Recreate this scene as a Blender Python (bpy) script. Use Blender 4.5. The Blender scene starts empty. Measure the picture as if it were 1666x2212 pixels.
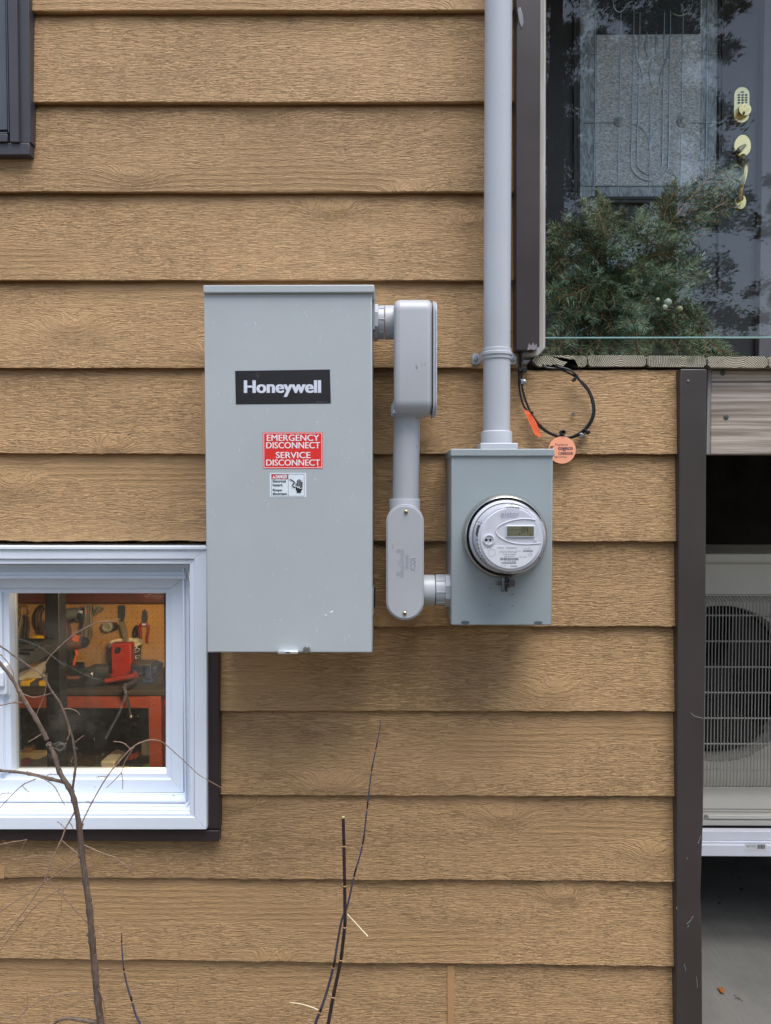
import bpy, bmesh, math, random
from mathutils import Vector, Matrix
R = math.radians
rnd = random.Random(7)
sc = bpy.context.scene
COL = sc.collection

# ------------------------------------------------------------------ camera
# the photograph is measured on a 1666 x 2212 grid; the wall plane is y = 0, the camera 1.6 m in front of it
F, D, EYE = 1600.0, 1.6, 1.40
TH, PH, RO = R(1.903), R(-0.577), R(-0.012)
_f = Vector((math.sin(PH) * math.cos(TH), math.cos(PH) * math.cos(TH), -math.sin(TH)))
_r0 = Vector((math.cos(PH), -math.sin(PH), 0)); _u0 = _r0.cross(_f)
_r = _r0 * math.cos(RO) + _u0 * math.sin(RO); _u = _u0 * math.cos(RO) - _r0 * math.sin(RO)
CAM = Vector((0, -D, EYE))
cd = bpy.data.cameras.new('camera'); cam = bpy.data.objects.new('camera', cd); COL.objects.link(cam)
cd.sensor_fit = 'HORIZONTAL'; cd.sensor_width = 36; cd.lens = F / 1666 * 36
cd.clip_start = 0.02; cd.clip_end = 400
mw = Matrix((( _r.x, _u.x, -_f.x, CAM.x), (_r.y, _u.y, -_f.y, CAM.y), (_r.z, _u.z, -_f.z, CAM.z), (0, 0, 0, 1)))
cam.matrix_world = mw
sc.camera = cam

def P(u, v, d=0.0):
    """world point at distance d in front of the wall seen at photo position u, v"""
    q = _f * F + _r * (u - 833) - _u * (v - 1106)
    return CAM + q * ((D - d) / q.y)
def S(d=0.0): return (D - d) / F

# ------------------------------------------------------------------ light
w = bpy.data.worlds.new('World'); sc.world = w; w.use_nodes = True
wn = w.node_tree; bg = wn.nodes['Background']
SUN_EL, SUN_ROT = R(68), R(155)
sky = wn.nodes.new('ShaderNodeTexSky'); sky.sky_type = 'NISHITA'; sky.sun_disc = False
sky.sun_elevation = SUN_EL; sky.sun_rotation = SUN_ROT; sky.air_density = 1.0; sky.dust_density = 1.2; sky.ozone_density = 1.0
hs = wn.nodes.new('ShaderNodeHueSaturation'); hs.inputs['Saturation'].default_value = 0.72
wn.links.new(sky.outputs[0], hs.inputs['Color']); wn.links.new(hs.outputs[0], bg.inputs[0])
bg.inputs[1].default_value = 0.12
sl = bpy.data.lights.new('sun', 'SUN'); sl.energy = 1.8; sl.angle = R(42); sl.color = (1.0, 0.97, 0.93)
so = bpy.data.objects.new('sun', sl); COL.objects.link(so)
sdir = Vector((math.sin(SUN_ROT) * math.cos(SUN_EL), math.cos(SUN_ROT) * math.cos(SUN_EL), math.sin(SUN_EL)))
so.rotation_euler = sdir.to_track_quat('Z', 'Y').to_euler()
vs = sc.view_settings; vs.view_transform = 'Standard'; vs.look = 'None'; vs.gamma = 1; vs.use_curve_mapping = False
vs.exposure = 1.1

# ------------------------------------------------------------------ materials
def lin(c):
    if isinstance(c, (tuple, list)):
        return tuple((x / 255 / 12.92 if x / 255 <= 0.04045 else ((x / 255 + 0.055) / 1.055) ** 2.4) for x in c[:3]) + (1,)
def sc4(c, k): return (min(1, c[0] * k), min(1, c[1] * k), min(1, c[2] * k), 1)
class NT:
    def __init__(self, m): self.t = m.node_tree
    def n(self, typ, **kw):
        o = self.t.nodes.new('ShaderNode' + typ)
        for k, v in kw.items():
            if k.startswith('i_'): self.set(o, k[2:], v)
            else: setattr(o, k, v)
        return o
    def set(self, o, key, v):
        i = o.inputs[int(key)] if key.isdigit() else o.inputs[key.replace('_', ' ')]
        if isinstance(v, bpy.types.NodeSocket): self.t.links.new(v, i)
        else: i.default_value = v
    def math(self, op, a, b=0.0, c=None):
        o = self.n('Math', operation=op); self.set(o, '0', a); self.set(o, '1', b)
        if c is not None: self.set(o, '2', c)
        return o.outputs[0]
    def noise(self, vec, scale, detail=2, rough=.5, dist=0.0):
        o = self.n('TexNoise', i_Scale=scale, i_Detail=detail, i_Roughness=rough, i_Distortion=dist)
        self.t.links.new(vec, o.inputs['Vector']); return o.outputs['Fac']
    def mapping(self, vec, scale=(1, 1, 1), loc=(0, 0, 0), rot=(0, 0, 0)):
        o = self.n('Mapping', i_Scale=scale, i_Location=loc, i_Rotation=rot); self.t.links.new(vec, o.inputs['Vector']); return o.outputs[0]
    def mix(self, f, a, b, mode='MIX'):
        o = self.n('Mix', data_type='RGBA', blend_type=mode)
        self.set(o, '0', f); self.set(o, '6', a); self.set(o, '7', b); return o.outputs[2]
    def ramp(self, f, a, b, smooth=True):
        o = self.n('MapRange', interpolation_type='SMOOTHSTEP' if smooth else 'LINEAR')
        self.set(o, 'Value', f); self.set(o, 'From_Min', a); self.set(o, 'From_Max', b); return o.outputs[0]
MATS = {}
def newmat(name):
    m = bpy.data.materials.new(name); m.use_nodes = True; MATS[name] = m
    nt = NT(m); b = m.node_tree.nodes['Principled BSDF']; return m, nt, b
def M(name, col, rough=.5, metal=0.0, var=.07, vscale=9, bump=0.0, bscale=300, stretch=(1, 1, 1), spec=.5, specks=None, coat=0, marks=None):
    if name in MATS: return MATS[name]
    m, nt, b = newmat(name); c = lin(col)
    tc = nt.n('TexCoord').outputs['Object']
    mp = nt.mapping(tc, stretch)
    f = nt.noise(mp, vscale, 4, .6)
    colr = nt.mix(nt.ramp(f, .3, .7), sc4(c, 1 - var), sc4(c, 1 + var))
    if marks:                     # scuffs and scratches of the thing itself
        mcol, msc, thr, mst = marks
        g = nt.noise(nt.mapping(tc, mst, rot=(0.0, .5, 0.0)), msc, 5, .7)
        h = nt.noise(tc, 13, 2)
        k = nt.math('MULTIPLY', nt.ramp(g, thr, thr + .05), nt.ramp(h, .5, .62))
        colr = nt.mix(k, colr, lin(mcol))
    if specks:
        scol, ssc, thr = specks
        g = nt.noise(tc, ssc, 1, .5)
        colr = nt.mix(nt.ramp(g, thr, thr + .04), colr, lin(scol))
    nt.t.links.new(colr, b.inputs['Base Color'])
    b.inputs['Roughness'].default_value = rough; b.inputs['Metallic'].default_value = metal
    b.inputs['Specular IOR Level'].default_value = spec
    if coat: b.inputs['Coat Weight'].default_value = coat; b.inputs['Coat Roughness'].default_value = .1
    rv = nt.math('MULTIPLY_ADD', f, .16, rough - .08); nt.t.links.new(rv, b.inputs['Roughness'])
    if bump:
        h = nt.noise(mp, bscale, 3, .6)
        bp = nt.n('Bump', i_Strength=bump, i_Distance=.001, i_Height=h); nt.t.links.new(bp.outputs[0], b.inputs['Normal'])
    return m
def glass(name, tint=(1, 1, 1), r0=.04, dirt=0.0, dirtcol=(200, 195, 180), rough=0.0, edge=None):
    m, nt, b = newmat(name); nt.t.nodes.remove(b)
    out = nt.t.nodes['Material Output']
    g = nt.n('NewGeometry')
    dt = nt.n('VectorMath', operation='DOT_PRODUCT'); nt.set(dt, '0', g.outputs['Incoming']); nt.set(dt, '1', g.outputs['Normal'])
    c = nt.math('SUBTRACT', 1.0, nt.math('ABSOLUTE', dt.outputs['Value']))
    fr = nt.math('MULTIPLY_ADD', nt.math('POWER', c, 5.0), 1 - r0, r0)
    tr = nt.n('BsdfTransparent', i_Color=(*tint, 1)); gl = nt.n('BsdfAnisotropic', i_Roughness=rough)
    mx = nt.n('MixShader', i_0=fr); nt.set(mx, '1', tr.outputs[0]); nt.set(mx, '2', gl.outputs[0])
    sh = mx.outputs[0]
    if dirt:
        tc = nt.n('TexCoord').outputs['Object']
        sp = nt.ramp(nt.noise(tc, 220, 1, .5), .70, .76)
        sm = nt.math('MULTIPLY', nt.ramp(nt.noise(tc, 7, 4, .65), .45, .8), .22)
        k = nt.math('MULTIPLY', nt.math('MAXIMUM', sp, sm), dirt)
        df = nt.n('BsdfDiffuse', i_Color=lin(dirtcol)); m2 = nt.n('MixShader', i_0=k)
        nt.set(m2, '1', sh); nt.set(m2, '2', df.outputs[0]); sh = m2.outputs[0]
    nt.t.links.new(sh, out.inputs[0]); return m

def siding_mat():
    m, nt, b = newmat('embossed_siding_paint')
    tc = nt.n('TexCoord').outputs['Object']
    at = nt.n('Attribute', attribute_name='bid'); bid = at.outputs['Fac']
    sp = nt.n('SeparateXYZ'); nt.t.links.new(tc, sp.inputs[0]); X, Z = sp.outputs[0], sp.outputs[2]
    X = nt.math('ADD', X, nt.math('MULTIPLY', bid, 7.31))
    def vec(x, y, z=0.0):
        o = nt.n('CombineXYZ'); nt.set(o, '0', x); nt.set(o, '1', y); nt.set(o, '2', z); return o.outputs[0]
    zs = nt.math('ADD', Z, nt.math('MULTIPLY', bid, 3.37))
    base = vec(X, zs, bid)
    # knots: one cell centre in every patch of board
    kv = vec(nt.math('MULTIPLY', X, 3.1), nt.math('MULTIPLY', zs, 7.5), bid)
    vo = nt.n('TexVoronoi', voronoi_dimensions='2D', i_Scale=1.0, i_Randomness=.95); nt.t.links.new(kv, vo.inputs['Vector'])
    df = nt.n('VectorMath', operation='SUBTRACT'); nt.set(df, '0', kv); nt.set(df, '1', vo.outputs['Position'])
    ds = nt.n('SeparateXYZ'); nt.t.links.new(df.outputs[0], ds.inputs[0])
    dx = nt.math('DIVIDE', ds.outputs[0], 3.1); dz = nt.math('DIVIDE', ds.outputs[1], 7.5)
    cs = nt.n('SeparateColor'); nt.t.links.new(vo.outputs['Color'], cs.inputs[0])
    on = nt.math('GREATER_THAN', cs.outputs[0], .70)
    size = nt.math('MULTIPLY_ADD', cs.outputs[1], .75, .65)
    wob = nt.math('MULTIPLY', nt.math('SUBTRACT', nt.noise(base, 60, 2), .5), .010)
    ex = nt.math('DIVIDE', nt.math('ADD', dx, wob), nt.math('MULTIPLY', size, .050))
    ez = nt.math('DIVIDE', nt.math('ADD', dz, wob), nt.math('MULTIPLY', size, .021))
    r2 = nt.math('ADD', nt.math('MULTIPLY', ex, ex), nt.math('MULTIPLY', ez, ez))
    kw = nt.math('MULTIPLY', nt.math('EXPONENT', nt.math('MULTIPLY', r2, -1.0)), on)
    n1 = nt.math('SUBTRACT', nt.noise(vec(nt.math('MULTIPLY', X, 1.7), nt.math('MULTIPLY', zs, 7), bid), 1.0, 2), .5)
    n2 = nt.math('SUBTRACT', nt.noise(vec(nt.math('MULTIPLY', X, 14), nt.math('MULTIPLY', zs, 40), bid), 1.0, 3), .5)
    ph = nt.math('ADD', zs, nt.math('MULTIPLY', kw, .034))
    ph = nt.math('ADD', ph, nt.math('MULTIPLY', n1, .030)); ph = nt.math('ADD', ph, nt.math('MULTIPLY', n2, .0055))
    # broken saw-textured ledges that follow the grain, with smoother patches between
    w3 = nt.math('MULTIPLY', nt.math('SUBTRACT', nt.noise(vec(nt.math('MULTIPLY', X, 70), nt.math('MULTIPLY', zs, 120), bid), 1.0, 2), .5), .0022)
    pw = nt.math('ADD', ph, w3)
    g1 = nt.noise(vec(nt.math('MULTIPLY', X, 14), nt.math('MULTIPLY', pw, 185), bid), 1.0, 2, .55)
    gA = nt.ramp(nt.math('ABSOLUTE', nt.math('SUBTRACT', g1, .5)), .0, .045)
    g2 = nt.noise(vec(nt.math('MULTIPLY', X, 34), nt.math('MULTIPLY', pw, 400), bid), 1.0, 2, .6)
    gB = nt.ramp(g2, .36, .56)
    g3 = nt.noise(vec(nt.math('MULTIPLY', X, 150), nt.math('MULTIPLY', zs, 260), bid), 1.0, 2, .6)
    saw = nt.math('FRACT', nt.math('DIVIDE', nt.math('ADD', pw, w3), .0135))
    saw = nt.math('POWER', saw, 2.2)
    big = nt.noise(vec(nt.math('MULTIPLY', X, 1.3), nt.math('MULTIPLY', zs, 5.5), bid), 1.0, 2)
    msk = nt.math('MAXIMUM', nt.ramp(big, .54, .66), nt.math('MULTIPLY', kw, .9))
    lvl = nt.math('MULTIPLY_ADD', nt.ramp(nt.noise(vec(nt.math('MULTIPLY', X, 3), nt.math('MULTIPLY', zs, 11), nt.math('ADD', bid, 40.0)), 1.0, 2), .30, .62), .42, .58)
    fine = nt.math('ADD', nt.math('MULTIPLY', gA, .55), nt.math('MULTIPLY', gB, .55))
    hgt = nt.math('ADD', nt.math('MULTIPLY', nt.math('MULTIPLY', fine, lvl), nt.math('MULTIPLY_ADD', msk, -.7, 1.0)), nt.math('MULTIPLY', saw, nt.math('MULTIPLY', msk, .9)))
    hgt = nt.math('ADD', hgt, nt.math('MULTIPLY', g3, .14))
    bp = nt.n('Bump', i_Strength=1.0, i_Distance=.0026, i_Height=hgt)
    nt.t.links.new(bp.outputs[0], b.inputs['Normal'])
    c = lin((182, 147, 106))
    big = nt.noise(base, 2.2, 3, .6)
    col = nt.mix(nt.ramp(big, .3, .7), sc4(c, .95), sc4(c, 1.04))
    tone = nt.math('MULTIPLY_ADD', nt.n('TexWhiteNoise', noise_dimensions='1D', i_W=bid).outputs['Value'], .15, .925)
    col = nt.mix(1.0, col, vec(tone, tone, tone), 'MULTIPLY')
    col = nt.mix(nt.math('MULTIPLY', nt.math('MULTIPLY', nt.ramp(gA, .7, .0), lvl), .07), col, lin((132, 94, 58)))   # darkens the grain lines for the shade inside the grooves
    nt.t.links.new(col, b.inputs['Base Color']); b.inputs['Roughness'].default_value = .62
    b.inputs['Specular IOR Level'].default_value = .35
    return m
def weathered(name, c1, c2, ax=0, warp=.02, cut=.4, sc_=1.0):
    m, nt, b = newmat(name)
    tc = nt.n('TexCoord').outputs['Object']
    st = [160 * sc_] * 3; st[ax] = 2.2
    wv = nt.noise(nt.mapping(tc, (3, 3, 3)), 1.0, 2)
    sep = nt.n('SeparateXYZ'); nt.t.links.new(tc, sep.inputs[0])
    cb = nt.n('CombineXYZ')
    for i in range(3):
        nt.set(cb, str(i), sep.outputs[i] if i == ax else nt.math('ADD', sep.outputs[i], nt.math('MULTIPLY', wv, warp)))
    g = nt.noise(nt.mapping(cb.outputs[0], tuple(st)), 1.0, 4, .65)
    st2 = [45 * sc_] * 3; st2[ax] = 1.0
    g2 = nt.noise(nt.mapping(cb.outputs[0], tuple(st2)), 1.0, 3, .6)
    col = nt.mix(nt.ramp(g, .3, .7), lin(c1), lin(c2))
    col = nt.mix(nt.math('MULTIPLY', nt.ramp(g2, .5, .75), cut), col, lin((108, 92, 78)))
    nt.t.links.new(col, b.inputs['Base Color']); b.inputs['Roughness'].default_value = .8
    bp = nt.n('Bump', i_Strength=.8, i_Distance=.0015, i_Height=g); nt.t.links.new(bp.outputs[0], b.inputs['Normal'])
    return m
def endgrain():
    m, nt, b = newmat('weathered_end_grain')
    tc = nt.n('TexCoord').outputs['Object']
    at = nt.n('Attribute', attribute_name='ring'); nz = nt.noise(tc, 60, 3)
    v = nt.math('ADD', at.outputs['Fac'], nt.math('MULTIPLY', nz, .004))
    s = nt.math('SINE', nt.math('MULTIPLY', v, 6.283 / .0036))
    col = nt.mix(nt.ramp(s, -.6, .8), lin((196, 188, 168)), lin((122, 114, 98)))
    col = nt.mix(nt.ramp(nt.noise(tc, 18, 4, .7), .5, .72), col, lin((120, 122, 96)))
    crk = nt.ramp(nt.noise(nt.mapping(tc, (1, 1, 1), rot=(0, .7, 0)), 130, 3, .7), .62, .68)
    col = nt.mix(nt.math('MULTIPLY', crk, .7), col, lin((70, 66, 58)))
    nt.t.links.new(col, b.inputs['Base Color']); b.inputs['Roughness'].default_value = .85
    bp = nt.n('Bump', i_Strength=.9, i_Distance=.0012, i_Height=s); nt.t.links.new(bp.outputs[0], b.inputs['Normal'])
    return m
def concrete_mat():
    m, nt, b = newmat('broom_concrete')
    tc = nt.n('TexCoord').outputs['Object']
    c = lin((122, 120, 115))
    a = nt.noise(tc, 3, 5, .65); s = nt.noise(nt.mapping(tc, (260, 9, 9), rot=(0, 0, .5)), 1.0, 3)
    col = nt.mix(nt.ramp(a, .3, .7), sc4(c, .72), sc4(c, 1.05)); col = nt.mix(nt.math('MULTIPLY', nt.ramp(s, .4, .7), .25), col, sc4(c, .6))
    st = nt.ramp(nt.noise(tc, 26, 3, .7), .66, .72); col = nt.mix(nt.math('MULTIPLY', st, .8), col, lin((70, 58, 46)))
    nt.t.links.new(col, b.inputs['Base Color']); b.inputs['Roughness'].default_value = .85
    bp = nt.n('Bump', i_Strength=.5, i_Distance=.002, i_Height=s); nt.t.links.new(bp.outputs[0], b.inputs['Normal'])
    return m
def leaf_mat(name, c, c2, tr=.25):
    m, nt, b = newmat(name); nt.t.nodes.remove(b); out = nt.t.nodes['Material Output']
    tc = nt.n('TexCoord').outputs['Object']
    col = nt.mix(nt.ramp(nt.noise(tc, 14, 3), .35, .65), lin(c), lin(c2))
    p = nt.n('BsdfPrincipled', i_Base_Color=col, i_Roughness=.5); t = nt.n('BsdfTranslucent', i_Color=col)
    mx = nt.n('MixShader', i_0=tr); nt.set(mx, '1', p.outputs[0]); nt.set(mx, '2', t.outputs[0])
    nt.t.links.new(mx.outputs[0], out.inputs[0]); return m
def bark_mat(name, c, c2, ring=None):
    m, nt, b = newmat(name)
    tc = nt.n('TexCoord').outputs['Object']
    col = nt.mix(nt.ramp(nt.noise(nt.mapping(tc, (1, 1, .25)), 120, 4, .7), .35, .7), lin(c), lin(c2))
    sp = nt.ramp(nt.noise(nt.mapping(tc, (1, 1, 1.6)), 210, 1), .70, .74)
    col = nt.mix(nt.math('MULTIPLY', sp, .8), col, lin((178, 160, 140)))
    nt.t.links.new(col, b.inputs['Base Color']); b.inputs['Roughness'].default_value = .6
    bp = nt.n('Bump', i_Strength=.4, i_Distance=.001, i_Height=nt.noise(tc, 300, 3)); nt.t.links.new(bp.outputs[0], b.inputs['Normal'])
    return m
def emit(name, c, k):
    m, nt, b = newmat(name); b.inputs['Base Color'].default_value = lin(c)
    b.inputs['Emission Color'].default_value = lin(c); b.inputs['Emission Strength'].default_value = k; return m

# ------------------------------------------------------------------ mesh builder
def root_of(o):
    while o.parent: o = o.parent
    return o
class MB:
    def __init__(self): self.bm = bmesh.new(); self.mi = 0; self.lay = {}
    def _mark(self, n0):
        self.bm.faces.ensure_lookup_table()
        for f in self.bm.faces[n0:]: f.material_index = self.mi
    def box(self, a, b):
        n0 = len(self.bm.faces)
        x0, x1 = sorted((a[0], b[0])); y0, y1 = sorted((a[1], b[1])); z0, z1 = sorted((a[2], b[2]))
        v = [self.bm.verts.new(c) for c in ((x0, y0, z0), (x1, y0, z0), (x1, y1, z0), (x0, y1, z0), (x0, y0, z1), (x1, y0, z1), (x1, y1, z1), (x0, y1, z1))]
        for i in ((0, 3, 2, 1), (4, 5, 6, 7), (0, 1, 5, 4), (1, 2, 6, 5), (2, 3, 7, 6), (3, 0, 4, 7)): self.bm.faces.new([v[k] for k in i])
        self._mark(n0); return self
    def boxP(self, u0, v0, u1, v1, d0, d1):
        um, vm = (u0 + u1) / 2, (v0 + v1) / 2
        return self.box((P(u0, vm, d1).x, -d1, P(um, v1, d1).z), (P(u1, vm, d1).x, -d0, P(um, v0, d1).z))
    def prism(self, pts, y0, y1):
        """outline of (x, z) points, front at y0, back at y1"""
        n0 = len(self.bm.faces)
        ar = sum(pts[i][0] * pts[(i + 1) % len(pts)][1] - pts[(i + 1) % len(pts)][0] * pts[i][1] for i in range(len(pts)))
        if ar < 0: pts = pts[::-1]
        a = [self.bm.verts.new((x, y0, z)) for x, z in pts]; c = [self.bm.verts.new((x, y1, z)) for x, z in pts]
        self.bm.faces.new(a); self.bm.faces.new(c[::-1]); n = len(pts)
        for i in range(n): self.bm.faces.new((a[(i + 1) % n], a[i], c[i], c[(i + 1) % n]))
        self._mark(n0); return self
    def prismP(self, pix, d0, d1):
        q = [P(u, v, d1) for u, v in pix]; return self.prism([(p.x, p.z) for p in q], -d1, -d0)
    def tube(self, pts, rad, n=8, caps=True):
        n0 = len(self.bm.faces); pts = [Vector(p) for p in pts]
        if not isinstance(rad, (list, tuple)): rad = [rad] * len(pts)
        t0 = (pts[1] - pts[0]).normalized(); nv = t0.orthogonal().normalized(); rings = []
        for i, p in enumerate(pts):
            t = (pts[min(i + 1, len(pts) - 1)] - pts[max(i - 1, 0)])
            t = t.normalized() if t.length > 1e-9 else t0
            nv = (nv - t * nv.dot(t)); nv = nv.normalized() if nv.length > 1e-6 else t.orthogonal().normalized()
            bv = t.cross(nv)
            rings.append([self.bm.verts.new(p + (nv * math.cos(2 * math.pi * k / n) + bv * math.sin(2 * math.pi * k / n)) * rad[i]) for k in range(n)])
        for a, c in zip(rings, rings[1:]):
            for k in range(n): self.bm.faces.new((a[k], a[(k + 1) % n], c[(k + 1) % n], c[k]))
        if caps: self.bm.faces.new(rings[0][::-1]); self.bm.faces.new(rings[-1])
        self._mark(n0); return self
    def cyl(self, a, b, r0, r1=None, n=24): return self.tube([a, b], [r0, r0 if r1 is None else r1], n)
    def lathe(self, prof, c, n=48, axis='y'):
        """prof of (r, h): h forward (towards the viewer) for axis y, upward for z"""
        n0 = len(self.bm.faces); rings = []
        for r, h in prof:
            ring = []
            for k in range(n):
                a = 2 * math.pi * k / n; s, co = math.sin(a), math.cos(a)
                p = (c[0] + r * co, c[1] - h, c[2] + r * s) if axis == 'y' else ((c[0] + r * co, c[1] + r * s, c[2] + h) if axis == 'z' else (c[0] + h, c[1] + r * co, c[2] + r * s))
                ring.append(self.bm.verts.new(p))
            rings.append(ring)
        for a, b2 in zip(rings, rings[1:]):
            for k in range(n): self.bm.faces.new((a[k], a[(k + 1) % n], b2[(k + 1) % n], b2[k]))
        if prof[0][0] > 1e-6: pass
        self._mark(n0); return self
    def cap(self, r, h, c, n=48, axis='y'):
        n0 = len(self.bm.faces); vs_ = []
        for k in range(n):
            a = 2 * math.pi * k / n
            vs_.append(self.bm.verts.new((c[0] + r * math.cos(a), c[1] - h, c[2] + r * math.sin(a)) if axis == 'y' else (c[0] + r * math.cos(a), c[1] + r * math.sin(a), c[2] + h)))
        self.bm.faces.new(vs_); self._mark(n0); return self
    def ball(self, c, r, s=(1, 1, 1), n=10):
        n0 = len(self.bm.faces)
        bmesh.ops.create_uvsphere(self.bm, u_segments=n, v_segments=max(4, n // 2 + 1), radius=r, matrix=Matrix.Translation(c) @ Matrix.Diagonal((*s, 1)))
        self._mark(n0); return self
    def quad(self, a, b, c, d):
        n0 = len(self.bm.faces); self.bm.faces.new([self.bm.verts.new(p) for p in (a, b, c, d)]); self._mark(n0); return self
    def rrx(self, x0, x1, y0, y1, z0, z1, r, n=7):
        n0 = len(self.bm.faces); pts = []
        for cy, cz, a0 in ((y1 - r, z1 - r, 0), (y0 + r, z1 - r, 90), (y0 + r, z0 + r, 180), (y1 - r, z0 + r, 270)):
            for k in range(n + 1): a = R(a0 + 90 * k / n); pts.append((cy + r * math.cos(a), cz + r * math.sin(a)))
        a = [self.bm.verts.new((x0, *p)) for p in pts]; c = [self.bm.verts.new((x1, *p)) for p in pts]; N = len(pts)
        self.bm.faces.new(a[::-1]); self.bm.faces.new(c)
        for i in range(N): self.bm.faces.new((a[i], a[(i + 1) % N], c[(i + 1) % N], c[i]))
        self._mark(n0); return self
    def rr(self, x0, z0, x1, z1, y0, y1, r, n=5):
        pts = []
        for cx, cz, a0 in ((x1 - r, z1 - r, 0), (x0 + r, z1 - r, 90), (x0 + r, z0 + r, 180), (x1 - r, z0 + r, 270)):
            for k in range(n + 1): a = R(a0 + 90 * k / n); pts.append((cx + r * math.cos(a), cz + r * math.sin(a)))
        return self.prism(pts, y0, y1)
    def rrP(self, u0, v0, u1, v1, d0, d1, rpx, n=5):
        um, vm = (u0 + u1) / 2, (v0 + v1) / 2
        return self.rr(P(u0, vm, d1).x, P(um, v1, d1).z, P(u1, vm, d1).x, P(um, v0, d1).z, -d1, -d0, rpx * S(d1), n)
    def btext(self, body, u0, v0, u1, v1, d, th=.0004, s=.3, fat=0.0, k=3):
        for i in range(k):
            o = s * (2 * i / (k - 1) - 1); self.text(body, u0 + s + o, v0, u1 - s + o, v1, d, th + i * .00006, fat)
        return self
    def text(self, body, u0, v0, u1, v1, d, th=.0004, fat=0.0, turn=False, fn=None):
        cu = bpy.data.curves.new('t', 'FONT'); cu.body = body; cu.size = 1; cu.offset = fat; cu.resolution_u = 3
        ob = bpy.data.objects.new('t', cu); COL.objects.link(ob)
        dg = bpy.context.evaluated_depsgraph_get(); me = bpy.data.meshes.new_from_object(ob.evaluated_get(dg))
        bpy.data.objects.remove(ob); bpy.data.curves.remove(cu)
        if not me.vertices: return self
        xs = [v.co.x for v in me.vertices]; ys = [v.co.y for v in me.vertices]
        ax, bx, ay, by = min(xs), max(xs), min(ys), max(ys)
        um, vm = (u0 + u1) / 2, (v0 + v1) / 2
        X0, X1, Z0, Z1 = P(u0, vm, d).x, P(u1, vm, d).x, P(um, v1, d).z, P(um, v0, d).z
        n0 = len(self.bm.faces); vv = []
        for v in me.vertices:
            s, t = (v.co.x - ax) / (bx - ax), (v.co.y - ay) / max(1e-6, by - ay)
            if turn: x, z = X0 + (X1 - X0) * t, Z1 - (Z1 - Z0) * s
            else: x, z = X0 + (X1 - X0) * s, Z0 + (Z1 - Z0) * t
            p = Vector((x, -d - th, z)); vv.append(self.bm.verts.new(fn(p) if fn else p))
        for p in me.polygons:
            try: self.bm.faces.new([vv[i] for i in p.vertices])
            except ValueError: pass
        bpy.data.meshes.remove(me); self._mark(n0); return self
    def build(self, name, mats, parent=None, bev=0.0, smooth=True, ang=35, seg=2, recalc=True):
        if not isinstance(mats, (list, tuple)): mats = [mats]
        bm = self.bm
        if recalc: bmesh.ops.recalc_face_normals(bm, faces=bm.faces[:])
        if parent is not None: off = Vector(root_of(parent)['_loc'])
        else:
            lo = Vector((min(v.co.x for v in bm.verts), min(v.co.y for v in bm.verts), min(v.co.z for v in bm.verts)))
            hi = Vector((max(v.co.x for v in bm.verts), max(v.co.y for v in bm.verts), max(v.co.z for v in bm.verts)))
            off = Vector(((lo.x + hi.x) / 2, (lo.y + hi.y) / 2, lo.z))
        for v in bm.verts: v.co -= off
        me = bpy.data.meshes.new(name); bm.to_mesh(me); bm.free()
        for m in mats: me.materials.append(m)
        if smooth:
            for p in me.polygons: p.use_smooth = True
            me.set_sharp_from_angle(angle=R(ang))
        o = bpy.data.objects.new(name, me); COL.objects.link(o)
        if parent is not None: o.parent = parent
        else: o.location = off; o['_loc'] = tuple(off)
        if bev:
            md = o.modifiers.new('bevel', 'BEVEL'); md.width = bev; md.segments = seg; md.limit_method = 'ANGLE'; md.angle_limit = R(40)
        return o
def tag(o, label=None, cat=None, group=None, kind=None):
    for k, v in (('label', label), ('category', cat), ('group', group), ('kind', kind)):
        if v: o[k] = v
    return o
def thing(name, label, cat, loc, group=None):
    o = bpy.data.objects.new(name, None); COL.objects.link(o); o.empty_display_size = .05
    o.location = loc; o['_loc'] = tuple(loc); return tag(o, label, cat, group)
def spline(pts, k=6):
    out = []; n = len(pts)
    for i in range(n - 1):
        p0, p1, p2, p3 = pts[max(0, i - 1)], pts[i], pts[i + 1], pts[min(n - 1, i + 2)]
        for j in range(k):
            t = j / k
            out.append(tuple(.5 * (2 * b + (c - a) * t + (2 * a - 5 * b + 4 * c - e) * t * t + (3 * b - a - 3 * c + e) * t ** 3) for a, b, c, e in zip(p0, p1, p2, p3)))
    out.append(tuple(pts[-1])); return out

# shared materials
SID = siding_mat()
COVER = M('siding_joint_metal', (168, 131, 91), .6, var=.05)
BROWN = M('dark_brown_aluminium', (60, 52, 53), .38, var=.10, vscale=5, specks=((120, 118, 120), 150, .80))
BROWN2 = M('charcoal_brown_aluminium', (62, 56, 54), .42, var=.10, vscale=4, marks=((110, 108, 110), 40, .72, (1, 1, .3)))
NAVY = M('dark_slate_aluminium', (66, 64, 70), .4, var=.06)
CASE = M('window_casing_brown', (48, 38, 40), .45, var=.08)
VINYL = M('white_vinyl', (224, 232, 244), .32, var=.02, specks=((150, 146, 138), 120, .80))
GASK = M('black_rubber', (28, 28, 30), .6)
BOX = M('light_grey_powder_coat', (174, 180, 184), .40, var=.035, vscale=4, bump=.25, bscale=900)
MBOX = M('grey_green_powder_coat', (150, 160, 164), .36, var=.03, bump=.12, bscale=700)
PVC = M('grey_pvc', (180, 184, 191), .34, var=.03, vscale=6, specks=((120, 116, 112), 160, .79))
PVC2 = M('scuffed_grey_pvc', (174, 177, 183), .36, var=.04, vscale=6, marks=((108, 88, 66), 60, .62, (1, 1, .45)))
STEEL = M('zinc_steel', (176, 178, 182), .32, 1.0, var=.12, vscale=60)
DKST = M('dull_steel', (118, 118, 122), .42, .9, var=.15, vscale=50)
BRASS = M('polished_brass', (234, 212, 146), .24, .9, var=.06)
BLACK = M('black_plastic', (24, 24, 27), .4)
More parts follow.
